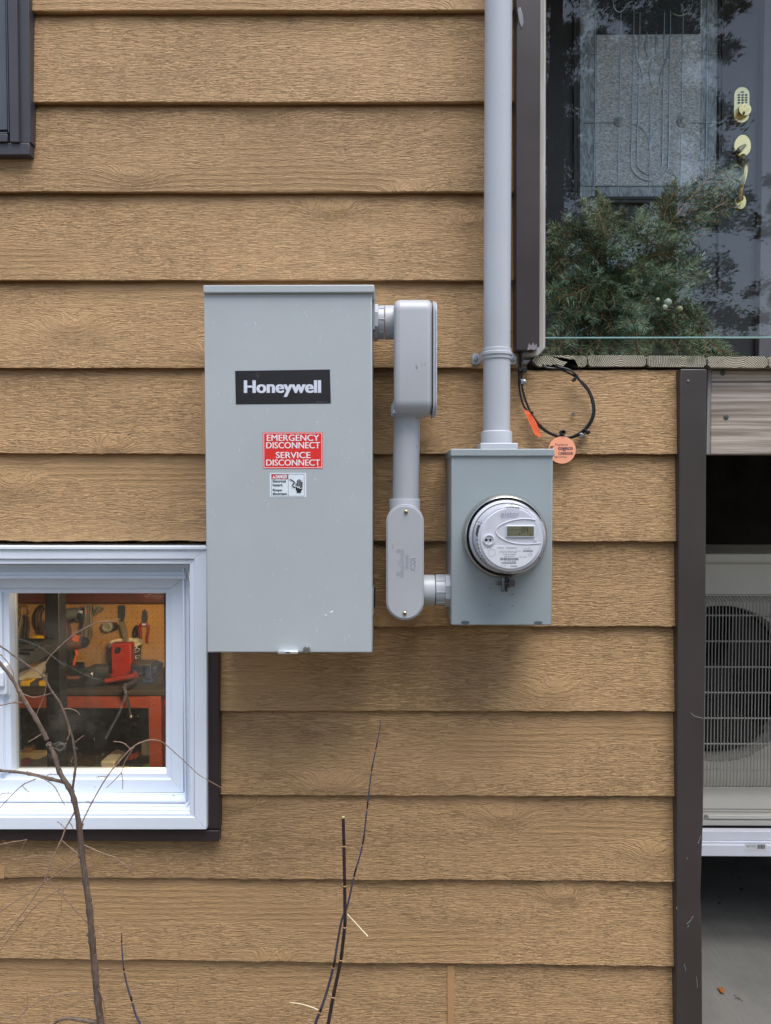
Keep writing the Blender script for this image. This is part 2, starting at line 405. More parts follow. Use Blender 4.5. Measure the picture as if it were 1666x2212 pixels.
WHITE = M('white_print', (238, 240, 244), .5, var=.01)
INK = M('dark_ink', (34, 40, 54), .55, var=.02)
GINK = M('grey_ink', (96, 100, 112), .55, var=.02)

# ------------------------------------------------------------------ setting: ground, slab
mb = MB(); mb.box((-40, -60, -.12), (40, -.0, 0))
tag(mb.build('ground', M('damp_soil', (92, 82, 66), .9, var=.35, vscale=7, bump=.8, bscale=60), smooth=False), kind='structure')
mb = MB(); mb.box((.66, .004, -.10), (9, 1.46, .02))
tag(mb.build('concrete_slab', concrete_mat(), smooth=False), kind='structure')

lf = random.Random(21); m2 = MB()
for _ in range(50):
    x, y = lf.uniform(.72, 1.9), lf.uniform(.75, 1.44); a = lf.uniform(0, 6.28); l = lf.uniform(.004, .018) * (1 if y > .9 else .5); z = .021
    d1, d2 = Vector((math.cos(a), math.sin(a), lf.uniform(-.1, .3))) * l, Vector((-math.sin(a), math.cos(a), lf.uniform(-.1, .3))) * l * .55; c = Vector((x, y, z + l * .3))
    m2.quad(c - d1, c + d2, c + d1, c - d2)
tag(m2.build('leaf_litter', M('old_leaves', (64, 50, 38), .9, var=.3, vscale=40), smooth=False), kind='stuff')
q = P(1555, 2139, 0); t_ = (EYE - .026) / (EYE - q.z); q = CAM + (q - CAM) * t_; m2 = MB()
for k in range(5):
    a = R(-70 + 35 * k); e = Vector((math.cos(a), math.sin(a), .12)) * .016; f_ = Vector((-math.sin(a), math.cos(a), 0)) * .004; m2.quad(q, q + e * .6 + f_, q + e, q + e * .6 - f_)
tag(m2.build('fallen_leaf', M('orange_leaf', (158, 96, 44), .7, var=.2)), 'small curled orange leaf lying on the concrete slab', 'leaf')

# ------------------------------------------------------------------ house
house = thing('house', 'tan wood-grain clapboard house wall with dark brown corner trim', 'house', (0, 0, 0))
LIPS = [(-2, -372, -378), (-1, -176, -180), (0, 23.6, 19.5), (1, 220.6, 219), (2, 414, 414), (3, 605, 605.5), (4, 795, 794.3), (5, 980, 981), (6, 1168.5, 1169.6),
        (7, 1353, 1353.4), (8, 1534.8, 1536.8), (9, 1716, 1721), (10, 1896, 1905), (11, 2071, 2088), (12, 2246, 2271), (13, 2425, 2452), (14, 2600, 2630)]
def lipz(i, x):
    k, a, b = LIPS[i]; pa, pb = P(0, a), P(1465, b)
    return pa.z + (pb.z - pa.z) * (x - pa.x) / (pb.x - pa.x)
mb = MB(); lay = mb.bm.verts.layers.float.new('bid')
def board(i, u0, u1, topv=None):
    rs = random.Random(i * 31 + 5)
    vm = LIPS[i][1]; x0, x1 = P(u0, vm).x, P(u1, vm).x; n = max(2, int((x1 - x0) / .006)); prev = None; n0 = len(mb.bm.faces)
    jit = 0
    for k in range(n + 1):
        x = x0 + (x1 - x0) * k / n; z = lipz(i, x); jit = jit * .8 + rs.uniform(-.0005, .0005)
        if topv is None:
            zt = lipz(i - 1, x) + .012; yt = .0115
        else:
            zt = P((u0 + u1) / 2, topv).z + jit; yt = .0115 * (zt - z) / max(.01, lipz(i - 1, x) + .012 - z)
        wv = .0008 * math.sin(x * 7 + i) + .0004 * math.sin(x * 23 + i * 2)
        if topv is None:
            zl = lipz(i - 1, x) - .009
            pts = [(x, .0200, zt), (x, .0185 + wv, zl + .011), (x, .0110 + wv, zl)]
        else: pts = [(x, yt + .010, zt), (x, yt + wv, zt), (x, yt * .5 + wv, (z + zt) / 2)]
        pts += [(x, wv + jit, z + .0012 + jit), (x, wv + .0010, z + jit * 1.6), (x, .0225, z + .0035)]
        cur = [mb.bm.verts.new(p) for p in pts]
        for v in cur: v[lay] = i + (10 if topv is not None and u0 > 1000 else 0)
        if prev:
            for a in range(5): mb.bm.faces.new((prev[a], prev[a + 1], cur[a + 1], cur[a]))
        prev = cur
for i in range(1, len(LIPS)):
    k = LIPS[i][0]
    if k <= 1: segs = [(-1100, -402, None), (42, 1123, None)]
    elif k == 2: segs = [(-1100, -402, None), (-402, 42, 330), (42, 1123, None)]
    elif k <= 4: segs = [(-1100, 1123, None)]
    elif k == 5: segs = [(-1100, 1138.5, None), (1138.5, 1478, 798)]
    elif k == 6: segs = [(-1100, 1478, None)]
    elif k <= 9: segs = [(-1100, -418, None), (460, 1478, None)]
    elif k == 10: segs = [(-1100, -418, None), (-418, 460, 1806), (460, 1478, None)]
    else: segs = [(-1100, 1478, None)]
    for s in segs: board(i, *s)
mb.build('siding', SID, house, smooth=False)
# covers over the butt joints
for (u0, v0, u1, v1, i) in ((434.5, 801, 443.5, 979, 7), (967, 2091, 982, 2262, 14), (-6, 1817, 9.5, 1894.5, 12), (700, 240, 700.1, 240.1, 0)):
    if i == 0: continue
    zb, zt = lipz(i, P(u0, v0).x), P(u0, v0).z
    x0, x1 = P(u0, (v0 + v1) / 2).x, P(u1, (v0 + v1) / 2).x
    m2 = MB(); n0 = 0
    yt = .0115
    a = [m2.bm.verts.new(p) for p in ((x0, yt - .003, zt), (x1, yt - .003, zt), (x1, -.003, zb - .001), (x0, -.003, zb - .001), (x0, yt + .004, zt), (x1, yt + .004, zt), (x1, .004, zb - .001), (x0, .004, zb - .001))]
    for f in ((0, 3, 2, 1), (0, 1, 5, 4), (3, 7, 6, 2), (0, 4, 7, 3), (1, 2, 6, 5)): m2.bm.faces.new([a[j] for j in f])
    m2.build('joint_cover', COVER, house, bev=.0008)
# upper corner trim, torn at its foot, with a dent near the top
def trim(pix, d0, d1): 
    m = MB(); m.prismP(pix, d0, d1); return m
m2 = trim([(1113.5, -260), (1170, -260), (1168.5, 0), (1166, 748), (1161, 751), (1157.5, 757), (1150, 757.5), (1147, 755), (1141, 756.5), (1136, 756.8), (1128, 757), (1117.5, 756.5), (1114.5, 752), (1114.5, 240), (1115.5, 60), (1118.5, 40), (1115.5, 22), (1114, 0)], -.03, .030)
tr = m2.build('corner_trim', BROWN, house, bev=.0022)
m2 = MB(); m2.prismP([(1117.5, 20), (1124, 14), (1130, 30), (1132, 48), (1127, 62), (1121, 44)], .0295, .0315); m2.build('dent_scar', M('bare_aluminium', (120, 118, 126), .4, .5), tr, bev=.001)
m2 = MB(); m2.prismP([(1139, 756.2), (1143, 741), (1148, 747), (1152, 739), (1156, 747), (1159, 741), (1161, 752), (1155, 756), (1147, 754.5)], .0298, .0304); m2.build('chipped_paint', M('scraped_primer', (132, 128, 134), .7), tr)
# backing boards behind the trims (end of the upper wall)
m2 = MB(); m2.boxP(1108, -400, 1137, 776, -.2, -.012); m2.build('backing_board', weathered('grey_backing_board', (150, 145, 138), (120, 116, 110), 2), house)
m2 = trim([(1470.6, 797), (1527.5, 797), (1526.5, 985), (1525, 1335), (1521, 1611), (1519.5, 1770), (1516.5, 1857), (1514.3, 1921), (1513.8, 1940), (1517, 2008), (1518, 2212), (1519, 2560), (1459, 2560), (1460.5, 2212), (1462, 1850), (1464.5, 1335), (1468, 985)], -.05, .014)
tr = m2.build('corner_trim', BROWN2, house, bev=.002)
for pts in ([(1484, 1996), (1491, 1990), (1496, 1982), (1498.5, 1979)], [(1508, 1823), (1512, 1812), (1514, 1805)], [(1461, 1964), (1463.5, 1959)], [(1478, 2083), (1480.5, 2090), (1482, 2098)], [(1505, 2110), (1507, 2130), (1506.5, 2134)], [(1493, 1540), (1500, 1547), (1519, 1552)], [(1486, 2003), (1488, 1999)], [(1484, 1853), (1486, 1856)]):
    m2 = MB(); m2.tube([P(u, v, .0141) for u, v in pts], .0006, 5); m2.build('scratch', M('scratch_bare_metal', (140, 140, 144), .5, .1), tr)
m2 = MB(); q = P(1487, 823, .014); m2.lathe([(0, .002), (.0022, .0015), (.003, 0)], (q.x, -.014, q.z), 10); m2.build('nail', STEEL, tr)
# hidden shell of the house (lower storey, porch back wall, roof) so that it stands and shades as a house
SHELL = M('house_shell', (120, 104, 88), .8, var=.1)
m2 = MB()
xr = P(1500, 1500).x
m2.box((xr - .01, .0505, -.3), (P(1512, 1900).x, 1.46, 1.60)); m2.box((xr - .01, .0505, P(1500, 990).z), (P(1526, 900).x, .30, P(1500, 800).z)); m2.build('side_wall', M('dark_parging', (84, 80, 76), .9, bump=.4, bscale=40), house, smooth=False)
m2 = MB(); m2.box((xr - .3, 1.461, -.3), (9, 1.56, 1.659)); m2.box((1.9, .08, -.3), (2.0, 1.46, 1.60)); m2.build('foundation_and_shade_wall', M('dark_foundation', (70, 66, 60), .9, var=.3, bump=.6, bscale=30), house, smooth=False)  # second box: unseen end wall added to darken the space under the deck

# ------------------------------------------------------------------ upper window (dark frame)
wf = MB(); wf.boxP(37.5, -300, 62.5, 308, -.03, .014); wf.boxP(-426, 309, 63.5, 335, -.03, .0165); wf.boxP(-426, -300, -401, 308, -.03, .014)
win = wf.build('window', NAVY, house, bev=.0015)
m2 = MB(); m2.boxP(16, -300, 36.5, 306.5, -.03, .022); m2.boxP(-400, 290, 15.6, 306.5, -.03, .022)
m2.build('frame', NAVY, win, bev=.0012)
m2 = MB(); m2.boxP(12, -300, 15, 286, -.03, .012); m2.boxP(-400, 286.5, 15, 289.5, -.03, .012); m2.boxP(-8, -300, 11.5, 280, -.05, .002); m2.boxP(-400, 268, -9, 280, -.05, .002)
m2.build('sash', M('slate_sash', (84, 86, 96), .35), win, bev=.001)
m2 = MB(); m2.boxP(-400, -300, -9, 268, -.03, -.02); m2.build('pane', glass('upper_pane', (.5, .52, .52)), win)

# ------------------------------------------------------------------ basement window
wc = MB(); wc.boxP(446.5, 1175, 472, 1791, -.06, .016); wc.boxP(-452, 1792.5, 472.6, 1816.5, -.06, .018); wc.boxP(-452, 1175, -428, 1791, -.06, .016)
win = wc.build('window', CASE, house, bev=.0015)
def ring(m, u0, v0, u1, v1, t, d0, d1, tt=None, tb=None):
    """three sides of a frame: top, right, bottom (the left end lies outside the picture)"""
    tt = tt or t; tb = tb or t
    m.prismP([(u0, v0), (u1, v0), (u1 - t, v0 + tt), (u0, v0 + tt)], d0, d1)
    m.prismP([(u1 + .25, v0), (u1 + .25, v1), (u1 - t, v1 - tb), (u1 - t, v0 + tt)], d0, d1 + .0004)
    m.prismP([(u0, v1), (u1, v1), (u1 - t, v1 - tb), (u0, v1 - tb)], d0, d1)
m2 = MB()
ring(m2, -400, 1187.5, 446, 1792, 26, -.10, .030, 20, 26)
ring(m2, -400, 1208, 419.5, 1766, 9.5, -.10, .026, 10.5, 8)
m2.boxP(-427, 1180.5, 446, 1187, -.10, .034); m2.boxP(-427, 1187.5, -401, 1792, -.10, .0306)
m2.build('frame', VINYL, win, bev=.001)
m2 = MB()          # recessed jambs, head tracks and the sill with its grooves
m2.boxP(-400, 1219, 410, 1234, -.10, -.020); m2.boxP(-400, 1234.5, 401, 1243, -.10, -.010); m2.boxP(-400, 1243.5, 401, 1250, -.10, -.004)
m2.boxP(400, 1219, 410, 1760, -.10, -.018); m2.boxP(396.5, 1228, 400, 1745, -.10, -.008)
m2.boxP(-400, 1713, 400, 1727, -.10, -.030); m2.boxP(-400, 1727.5, 400, 1733, -.10, -.004); m2.boxP(-400, 1733.5, 402, 1738, -.10, -.012); m2.boxP(-400, 1738.5, 404, 1747, -.10, .004); m2.boxP(-400, 1748, 410, 1759, -.10, .016)
m2.build('track', VINYL, win, bev=.0008)
m2 = MB()
ring(m2, -400, 1250, 396, 1712, 26, -.075, -.034, 20, 28)
ring(m2, -400, 1270, 370, 1684, 12, -.075, -.042, 11.5, 13.5)
m2.boxP(7, 1281, 22, 1671, -.074, -.040); m2.boxP(-8, 1281, 5.5, 1671, -.074, -.030); m2.boxP(-400, 1281, -372, 1671, -.074, -.033)
m2.build('sash', VINYL, win, bev=.001)
m2 = MB(); m2.rrP(-10, 1437, 13, 1501, -.041, -.020, 4); m2.rrP(-10, 1452, 7, 1484, -.02, -.012, 3); m2.rrP(9, 1462, 20, 1503, -.040, -.032, 3); m2.build('latch', VINYL, win, bev=.002)
m2 = MB(); m2.boxP(356.2, 1281, 359, 1671, -.074, -.0545); m2.boxP(22, 1667.8, 356.2, 1670.5, -.074, -.0545); m2.build('gasket', GASK, win)
m2 = MB(); m2.boxP(358.5, 1210, 412, 1765, -.125, -.079); m2.boxP(-400, 1210, 358, 1279.5, -.125, -.079); m2.boxP(-400, 1672.5, 358, 1765, -.125, -.079); m2.boxP(-30, 1280, 19, 1672, -.125, -.079); m2.boxP(-400, 1280, -380, 1672, -.125, -.079); m2.build('light_stop', M('painted_wood', (118, 116, 110), .6), win)  # added behind the sash to block lamp light leaking past it
m2 = MB(); m2.box((P(22, 1500, -.055).x, .060, P(200, 1669, -.06).z), (P(357, 1500, -.055).x, .064, P(200, 1281, -.06).z)); m2.box((P(-372, 1500, -.055).x, .066, P(200, 1669, -.06).z), (P(-8, 1500, -.055).x, .070, P(200, 1281, -.06).z)); m2.build('pane', glass('basement_pane', (.93, .94, .92), .055, dirt=.32), win)
for u, v, r in ((106, 1725, 3.2), (361, 1723.5, 2), (375, 1719, 1.3), (377, 1724, 1.1), (205, 1700, .9), (48, 1776, .8), (20, 1742, 1), (300, 1241, .9)):
    q = P(u, v, -.029); m2 = MB(); m2.ball(q, r * .0012, (1.4, .5, .8), 7); m2.build('dead_insect', M('grime', (80, 78, 74), .9), win)

mw_, nt_, b_ = newmat('cobweb'); nt_.t.nodes.remove(b_)
tr_ = nt_.n('BsdfTransparent'); df_ = nt_.n('BsdfDiffuse', i_Color=(.7, .68, .62, 1)); mx_ = nt_.n('MixShader', i_0=.05); nt_.set(mx_, '1', tr_.outputs[0]); nt_.set(mx_, '2', df_.outputs[0]); nt_.t.links.new(mx_.outputs[0], nt_.t.nodes['Material Output'].inputs[0])
for pts, r in (([(850, 1080), (848, 1150), (830, 1220), (790, 1310), (745, 1390), (715, 1450)], .0028), ([(70, 760), (180, 790), (300, 850), (440, 960)], .0014), ([(640, 960), (700, 880), (760, 800)], .0008), ([(420, 930), (560, 1010), (700, 1060)], .0009), ([(360, 1490), (400, 1475), (440, 1500), (400, 1530), (380, 1500), (450, 1480)], .0022)):
    m2 = MB(); m2.tube([P(u * .3193, 1132.9 + v * .3193, -.057) for u, v in spline(pts, 5)], r, 6); m2.build('cobweb', mw_, win)

# ------------------------------------------------------------------ workshop room behind the basement window
xl, xrm, yb = -2.6, xr - .05, 2.03
zf, zc = -.52, 1.25
m2 = MB(); m2.box((xl, .08, zf - .05), (xrm, yb + .1, zf)); tag(m2.build('floor', M('workshop_floor', (70, 62, 52), .8, var=.3), smooth=False), kind='structure')
m2 = MB(); m2.box((xl, .08, zc), (xrm, yb + .1, zc + .03)); m2.build('ceiling', M('joist_ceiling', (110, 84, 58), .9), house, smooth=False)
m2 = MB(); m2.box((xl - .03, .08, zf), (xl, yb + .1, zc)); m2.box((xl, yb + .02, zf), (xrm, yb + .05, zc)); m2.box((xrm, .08, zf), (xrm + .03, yb + .1, zc)); m2.build('room_wall', M('dark_panelling', (62, 44, 34), .85, var=.2), house, smooth=False)
m2 = MB(); zh = P(200, 1302, -1.95).z; m2.box((xl + .01, 1.93, zh), (xrm - .01, 2.03, zh + .12)); m2.build('wall_batten', M('dark_redwood', (88, 44, 34), .7, var=.2), house, bev=.004)
# basement lining between siding and room keeps daylight out
m2 = MB(); x0 = P(470, 1500).x
m2.box((x0 - .02, .03, zf), (xrm, .078, zc)); m2.box((xl, .03, P(0, 1176).z + .0), (x0 - .02, .078, zc)); m2.box((xl, .03, zf), (x0 - .02, .078, P(0, 1786).z)); m2.box((xl, .03, P(0, 1786).z), (P(-404, 1500).x, .078, P(0, 1176).z)); m2.build('inner_wall', SHELL, house, smooth=False)

# pegboard
peg = MB(); px0, px1 = P(15, 1400, -2.0).x, P(420, 1400, -2.0).x
pz1, pz0 = zh + .01, P(200, 1450, -2.0).z - .05
peg.box((px0 - .6, 2.0, pz0), (px1, 2.006, pz1)); 
t = peg.build('pegboard', M('gold_hardboard', (186, 136, 72), .6, var=.08), smooth=False); tag(t, 'golden brown pegboard full of holes behind the workbench', 'pegboard')
m2 = MB(); t['_loc'] = tuple(t.location)
x = px0 + .01
while x < px1 - .01:
    z = pz0 + .012
    while z < pz1 - .01:
        m2.prism([(x + .0023 * math.cos(a), z + .0023 * math.sin(a)) for a in [k * math.pi / 3 for k in range(6)]], 1.9985, 1.9992); z += .0254
    x += .0254
o = m2.build('holes', M('hole_brown', (74, 48, 24), .9), t, smooth=False); tag(o, kind='stuff')

# workbench
RED = M('worn_red_steel', (150, 66, 42), .5, var=.15, vscale=12, specks=((90, 70, 60), 90, .78))
bx1 = P(349, 1550, -1.58).x; zb = P(200, 1490, -1.58).z; yf = 1.58
bench = thing('workbench', 'red steel workbench with a dark cluttered top under the pegboard', 'workbench', (bx1 - .6, 1.78, zf))
zr = P(200, 1530, -1.58).z
m2 = MB(); m2.box((bx1 - 1.5, yf - .01, zb - .022), (bx1 + .03, 1.99, zb)); m2.build('bench_top', M('oily_plywood', (58, 48, 38), .7, var=.3, vscale=15, bump=.4, bscale=80), bench, bev=.003)
m2 = MB(); lx0 = P(322.6, 1600, -1.58).x; m2.box((bx1 - 1.5, yf, zr), (lx0 - .002, yf + .03, zb - .024)); m2.build('rail', RED, bench, bev=.002)
m2 = MB(); m2.box((bx1 + .004, yf + .02, zr), (bx1 + .026, 1.97, zb - .024)); m2.build('rail', RED, bench, bev=.002)
for y in (yf, 1.93):
    m2 = MB(); m2.box((lx0, y - .004, zf), (bx1, y, zb - .026)); m2.box((bx1 - .004, y - .003, zf), (bx1, y + .05, zb - .027))
    for kz in (zb - .04, zr + .02): m2.lathe([(0, .004), (.005, .003), (.006, 0)], (bx1 - .03, y - .004, kz), 8)
    m2.build('leg', RED, bench, bev=.001)
zs = P(200, 1668, -1.6).z - .03
m2 = MB(); m2.box((bx1 - 1.5, yf + .03, zs - .02), (bx1 - .01, 1.95, zs)); m2.build('lower_shelf', M('shelf_board', (70, 60, 48), .8), bench)

# lamp that lights the workshop (fixture hangs above the window's view)
lamp = thing('ceiling_lamp', 'warm bulb in a shade under the workshop ceiling', 'lamp', (-.80, .92, zc))
m2 = MB(); m2.lathe([(.02, 0), (.03, -.03), (.11, -.10)], (-.80, .92, zc), 24, 'z'); m2.build('lamp_shade', M('white_enamel', (220, 214, 200), .4), lamp)
m2 = MB(); m2.ball((-.80, .92, zc - .09), .03); m2.build('bulb', emit('warm_bulb', (255, 200, 130), 30), lamp)
ll = bpy.data.lights.new('lamp_light', 'POINT'); ll.energy = 18; ll.color = (1, .80, .54); ll.shadow_soft_size = .08
lo = bpy.data.objects.new('lamp_light', ll); COL.objects.link(lo); lo.parent = lamp; lo.location = (0, 0, -.16)

# black steel rack standing in the room
BLKM = M('black_steel', (13, 12, 13), .6, var=.2, spec=.25, specks=((60, 56, 50), 90, .79))
yk = 1.05
rack = thing('shelving_rack', 'black steel shelving rack with a slatted shelf inside the basement window', 'rack', (P(114, 1500, -yk).x, yk, zf))
m2 = MB(); m2.box((P(98.5, 1450, -yk).x, yk, zf), (P(129, 1450, -yk).x, yk + .06, zc - .001)); m2.build('post', BLKM, rack, bev=.002)
yn = .72
A = [P(128, 1387, -yk), P(128, 1406, -yk), P(10, 1462, -yn), P(10, 1424, -yn)]
m2 = MB(); 
v0 = [m2.bm.verts.new(p) for p in A]; v1 = [m2.bm.verts.new(p + Vector((-.035, .03, .012))) for p in A]
m2.bm.faces.new(v0); m2.bm.faces.new(v1[::-1])
for k in range(4): m2.bm.faces.new((v0[k], v0[(k + 1) % 4], v1[(k + 1) % 4], v1[k]))
m2.build('shelf_edge', BLKM, rack, bev=.001)
m2 = MB()
for k in range(5):
    v = 1383 + k * 7; a, b2 = P(20, v, -(1.06 - k * .07)), P(98 - k * 8, v - 1, -(1.06 - k * .07)); m2.box((a.x - .1, a.y, a.z - .006), (b2.x, a.y + .02, a.z + .003))
m2.build('slats', BLKM, rack)

# helpers for the tools: at() on the pegboard plane, on() on the bench top
def PB(u, v, d=.03): return P(u, v, -2.0 + d)
ZI = lambda x, y: (x * .21605, 1266.2 + y * .21605)      # enlargement of the window: photo position
def pb(x, y, d=.03): u, v = ZI(x, y); return PB(u, v, d)
def tool(name, label, cat, parts, group=None):
    pts = [v.co.copy() for mbp, *_ in parts for v in mbp.bm.verts]
    lo = Vector((min(p.x for p in pts), min(p.y for p in pts), min(p.z for p in pts))); hi = Vector((max(p.x for p in pts), max(p.y for p in pts), max(p.z for p in pts)))
    loc = Vector(((lo.x + hi.x) / 2, (lo.y + hi.y) / 2, lo.z))
    if len(parts) == 1: return tag(parts[0][0].build(name, parts[0][2], None, bev=parts[0][3] if len(parts[0]) > 3 else 0), label, cat, group)
    t = thing(name, label, cat, loc, group)
    for q in parts: q[0].build(q[1], q[2], t, bev=q[3] if len(q) > 3 else 0)
    return t
def cloth(pix, dbase, depth, seed, n=16, folds=9, thick=.006):
    """a hanging cloth: left and right edges given at each height, folded in depth"""
    m = MB(); rs = random.Random(seed); rows = []
    for j in range(len(pix)):
        (ul, ur, v) = pix[j]; row = []
        for k in range(n + 1):
            t = k / n; d = dbase + depth * (.5 + .5 * math.sin(folds * t * math.pi + seed + j * .25)) * min(1, .35 + j / len(pix)) + rs.uniform(0, .002)
            row.append(m.bm.verts.new(P(ul + (ur - ul) * t, v + 2.0 * math.sin(t * 7 + seed), d)))
        rows.append(row)
    for a, b2 in zip(rows, rows[1:]):
        for k in range(n): m.bm.faces.new((a[k], a[k + 1], b2[k + 1], b2[k]))
    bmesh.ops.solidify(m.bm, geom=m.bm.faces[:], thickness=thick); return m
# ring of wire with a pair of gloves
m2 = MB(); c = pb(245, 245, .02); m2.tube([c + Vector((.023 * math.cos(a), 0, .026 * math.sin(a))) for a in [k * math.pi / 8 for k in range(17)]], .0018, 6)
for x, y in ((215, 300), (275, 300)): m2.tube([c + Vector((-.005, -.002, -.02)), pb(x, y, .03)], .002, 6)
tool('wire_ring', 'thin steel wire ring hung above the pale gloves on pegboard', 'wire ring', [(m2, 'ring', STEEL)])
GLV = M('pale_leather', (206, 188, 142), .8, var=.2, vscale=25, bump=.5, bscale=90)
m2 = cloth([(ZI(190, 290)[0], ZI(235, 290)[0], ZI(0, 285)[1]), (ZI(165, 0)[0], ZI(240, 0)[0], ZI(0, 340)[1]), (ZI(140, 0)[0], ZI(225, 0)[0], ZI(0, 420)[1]), (ZI(122, 0)[0], ZI(215, 0)[0], ZI(0, 490)[1]), (ZI(114, 0)[0], ZI(205, 0)[0], ZI(0, 530)[1])], -1.96, .03, 1, 10, 4)
tool('work_glove', 'pale yellow leather glove on the pegboard below wire ring', 'glove', [(m2, 'glove', GLV)])
m2 = cloth([(ZI(225, 0)[0], ZI(280, 0)[0], ZI(0, 290)[1]), (ZI(228, 0)[0], ZI(300, 0)[0], ZI(0, 350)[1]), (ZI(222, 0)[0], ZI(298, 0)[0], ZI(0, 430)[1]), (ZI(214, 0)[0], ZI(282, 0)[0], ZI(0, 528)[1])], -1.97, .03, 2, 10, 5)
tool('work_glove', 'dark stained brown glove beside the pale glove on pegboard', 'glove', [(m2, 'glove', M('stained_leather', (120, 98, 66), .85, var=.3, vscale=30, bump=.5, bscale=90))])
# dark leather belt loop
m2 = MB(); m2.tube([pb(x, y, .03) for x, y in spline([(430, 195), (395, 225), (368, 280), (360, 350), (372, 400), (395, 425)])], [.008] * 30 + [.012], 8)
m2.tube([pb(x, y, .05) for x, y in spline([(445, 215), (415, 270), (408, 340), (400, 420)])], .006, 8)
tool('tool_belt', 'dark brown leather belt loop hanging behind the black post', 'belt', [(m2, 'belt', M('dark_leather', (66, 46, 34), .6, var=.2))])
# pink cloth
m2 = cloth([(ZI(560, 0)[0], ZI(600, 0)[0], ZI(0, 315)[1]), (ZI(440, 0)[0], ZI(680, 0)[0], ZI(0, 350)[1]), (ZI(410, 0)[0], ZI(715, 0)[0], ZI(0, 430)[1]), (ZI(398, 0)[0], ZI(718, 0)[0], ZI(0, 500)[1]), (ZI(420, 0)[0], ZI(700, 0)[0], ZI(0, 560)[1]), (ZI(560, 0)[0], ZI(640, 0)[0], ZI(0, 590)[1])], -1.94, .06, 4, 22, 7)
tool('cleaning_rag', 'faded pink rag draped on the pegboard behind black post', 'rag', [(m2, 'rag', M('pink_cloth', (176, 112, 100), .95, var=.12, bump=.4, bscale=250))])
# grinder
m2 = MB(); m2.tube([pb(668, 300, .06), pb(690, 280, .06), pb(740, 270, .06), pb(800, 260, .06)], [.024, .03, .026, .022], 14)
m3 = MB(); m3.tube([pb(800, 260, .06), pb(830, 280, .06), pb(835, 340, .06)], [.025, .028, .02], 12); m3.tube([pb(740, 300, .05), pb(760, 350, .05)], .02, 10)
m4 = MB(); 
for k in range(3): m4.boxP(*ZI(785 + k * 14, 245), *ZI(793 + k * 14, 300), -1.925, -1.915)
tool('angle_grinder', 'grey and black angle grinder with white stripes on pegboard', 'grinder', [(m2, 'body', M('tool_grey', (112, 112, 106), .5)), (m3, 'gear_head', BLACK), (m4, 'stripes', WHITE)])
# crumpled clear bag and cardboard sleeve
m2 = cloth([(ZI(840, 0)[0], ZI(920, 0)[0], ZI(0, 190)[1]), (ZI(845, 0)[0], ZI(925, 0)[0], ZI(0, 260)[1]), (ZI(840, 0)[0], ZI(930, 0)[0], ZI(0, 340)[1]), (ZI(822, 0)[0], ZI(925, 0)[0], ZI(0, 420)[1]), (ZI(806, 0)[0], ZI(926, 0)[0], ZI(0, 500)[1]), (ZI(815, 0)[0], ZI(905, 0)[0], ZI(0, 545)[1])], -1.93, .04, 6, 14, 6)
tool('plastic_bag', 'crumpled whitish plastic bag hanging in the pegboard middle', 'bag', [(m2, 'bag', M('cloudy_plastic', (214, 200, 172), .3, var=.12, bump=.8, bscale=60))])
m2 = cloth([(ZI(930, 0)[0], ZI(1020, 0)[0], ZI(0, 195)[1]), (ZI(935, 0)[0], ZI(1045, 0)[0], ZI(0, 225)[1]), (ZI(932, 0)[0], ZI(990, 0)[0], ZI(0, 262)[1]), (ZI(930, 0)[0], ZI(950, 0)[0], ZI(0, 285)[1])], -1.95, .03, 8, 10, 4)
tool('paint_rag', 'small pale rag beside plastic bag on the pegboard', 'rag', [(m2, 'rag', M('pale_cloth', (198, 184, 156), .9, var=.15))])
m2 = MB(); m2.tube([pb(858, 230, .075), pb(865, 275, .075)], [.006, .008], 8); tool('screwdriver', 'orange handled screwdriver in front of the plastic bag', 'screwdriver', [(m2, 'handle', M('orange_plastic', (214, 96, 34), .4))])
# caster / tape wheel
c = pb(1085, 400, .03); m2 = MB(); m2.lathe([(0, .03), (.006, .03), (.007, .022), (.020, .026), (.026, .022), (.027, .0), (0, 0)], (c.x, c.y, c.z), 20)
m3 = MB(); m3.prismP([ZI(1110, 370), ZI(1150, 378), ZI(1160, 440), ZI(1110, 455), ZI(1075, 440), ZI(1120, 420)], -1.995, -1.965)
tool('tape_measure', 'round grey tape measure with dark case on the pegboard', 'tape measure', [(m2, 'reel', M('tape_grey', (150, 140, 116), .5)), (m3, 'case', BLACK)])
# saw blade
m2 = MB(); m2.prismP([ZI(1180, 195), ZI(1235, 192), ZI(1250, 210), ZI(1248, 300), ZI(1232, 362), ZI(1196, 362), ZI(1178, 300)], -1.992, -1.986)
tool('putty_knife', 'wide grey steel taping knife hung on the pegboard', 'putty knife', [(m2, 'blade', DKST)])
# snips
m2 = MB(); m2.prismP([ZI(1425, 250), ZI(1445, 232), ZI(1462, 260), ZI(1470, 330), ZI(1455, 375), ZI(1428, 375), ZI(1415, 320)], -1.985, -1.97)
m3 = MB(); m3.tube([pb(*p, .035) for p in spline([(1425, 375), (1402, 400), (1398, 450), (1408, 510)])], .0085, 8); m3.tube([pb(*p, .035) for p in spline([(1455, 375), (1482, 400), (1478, 470), (1470, 520), (1472, 555)])], .0075, 8)
m4 = MB(); m4.boxP(*ZI(1420, 378), *ZI(1455, 392), -1.96, -1.952)
tool('tin_snips', 'steel tin snips with red handles on the pegboard', 'snips', [(m2, 'blades', DKST), (m3, 'handle', M('red_grip', (140, 36, 34), .4)), (m4, 'tag', WHITE)])
m2 = MB(); m2.tube([pb(*p, .03) for p in spline([(1378, 400), (1352, 440), (1350, 490), (1375, 470)])], .012, 8); tool('pliers', 'black handled pliers next to red tin snips', 'pliers', [(m2, 'pliers', BLACK)])
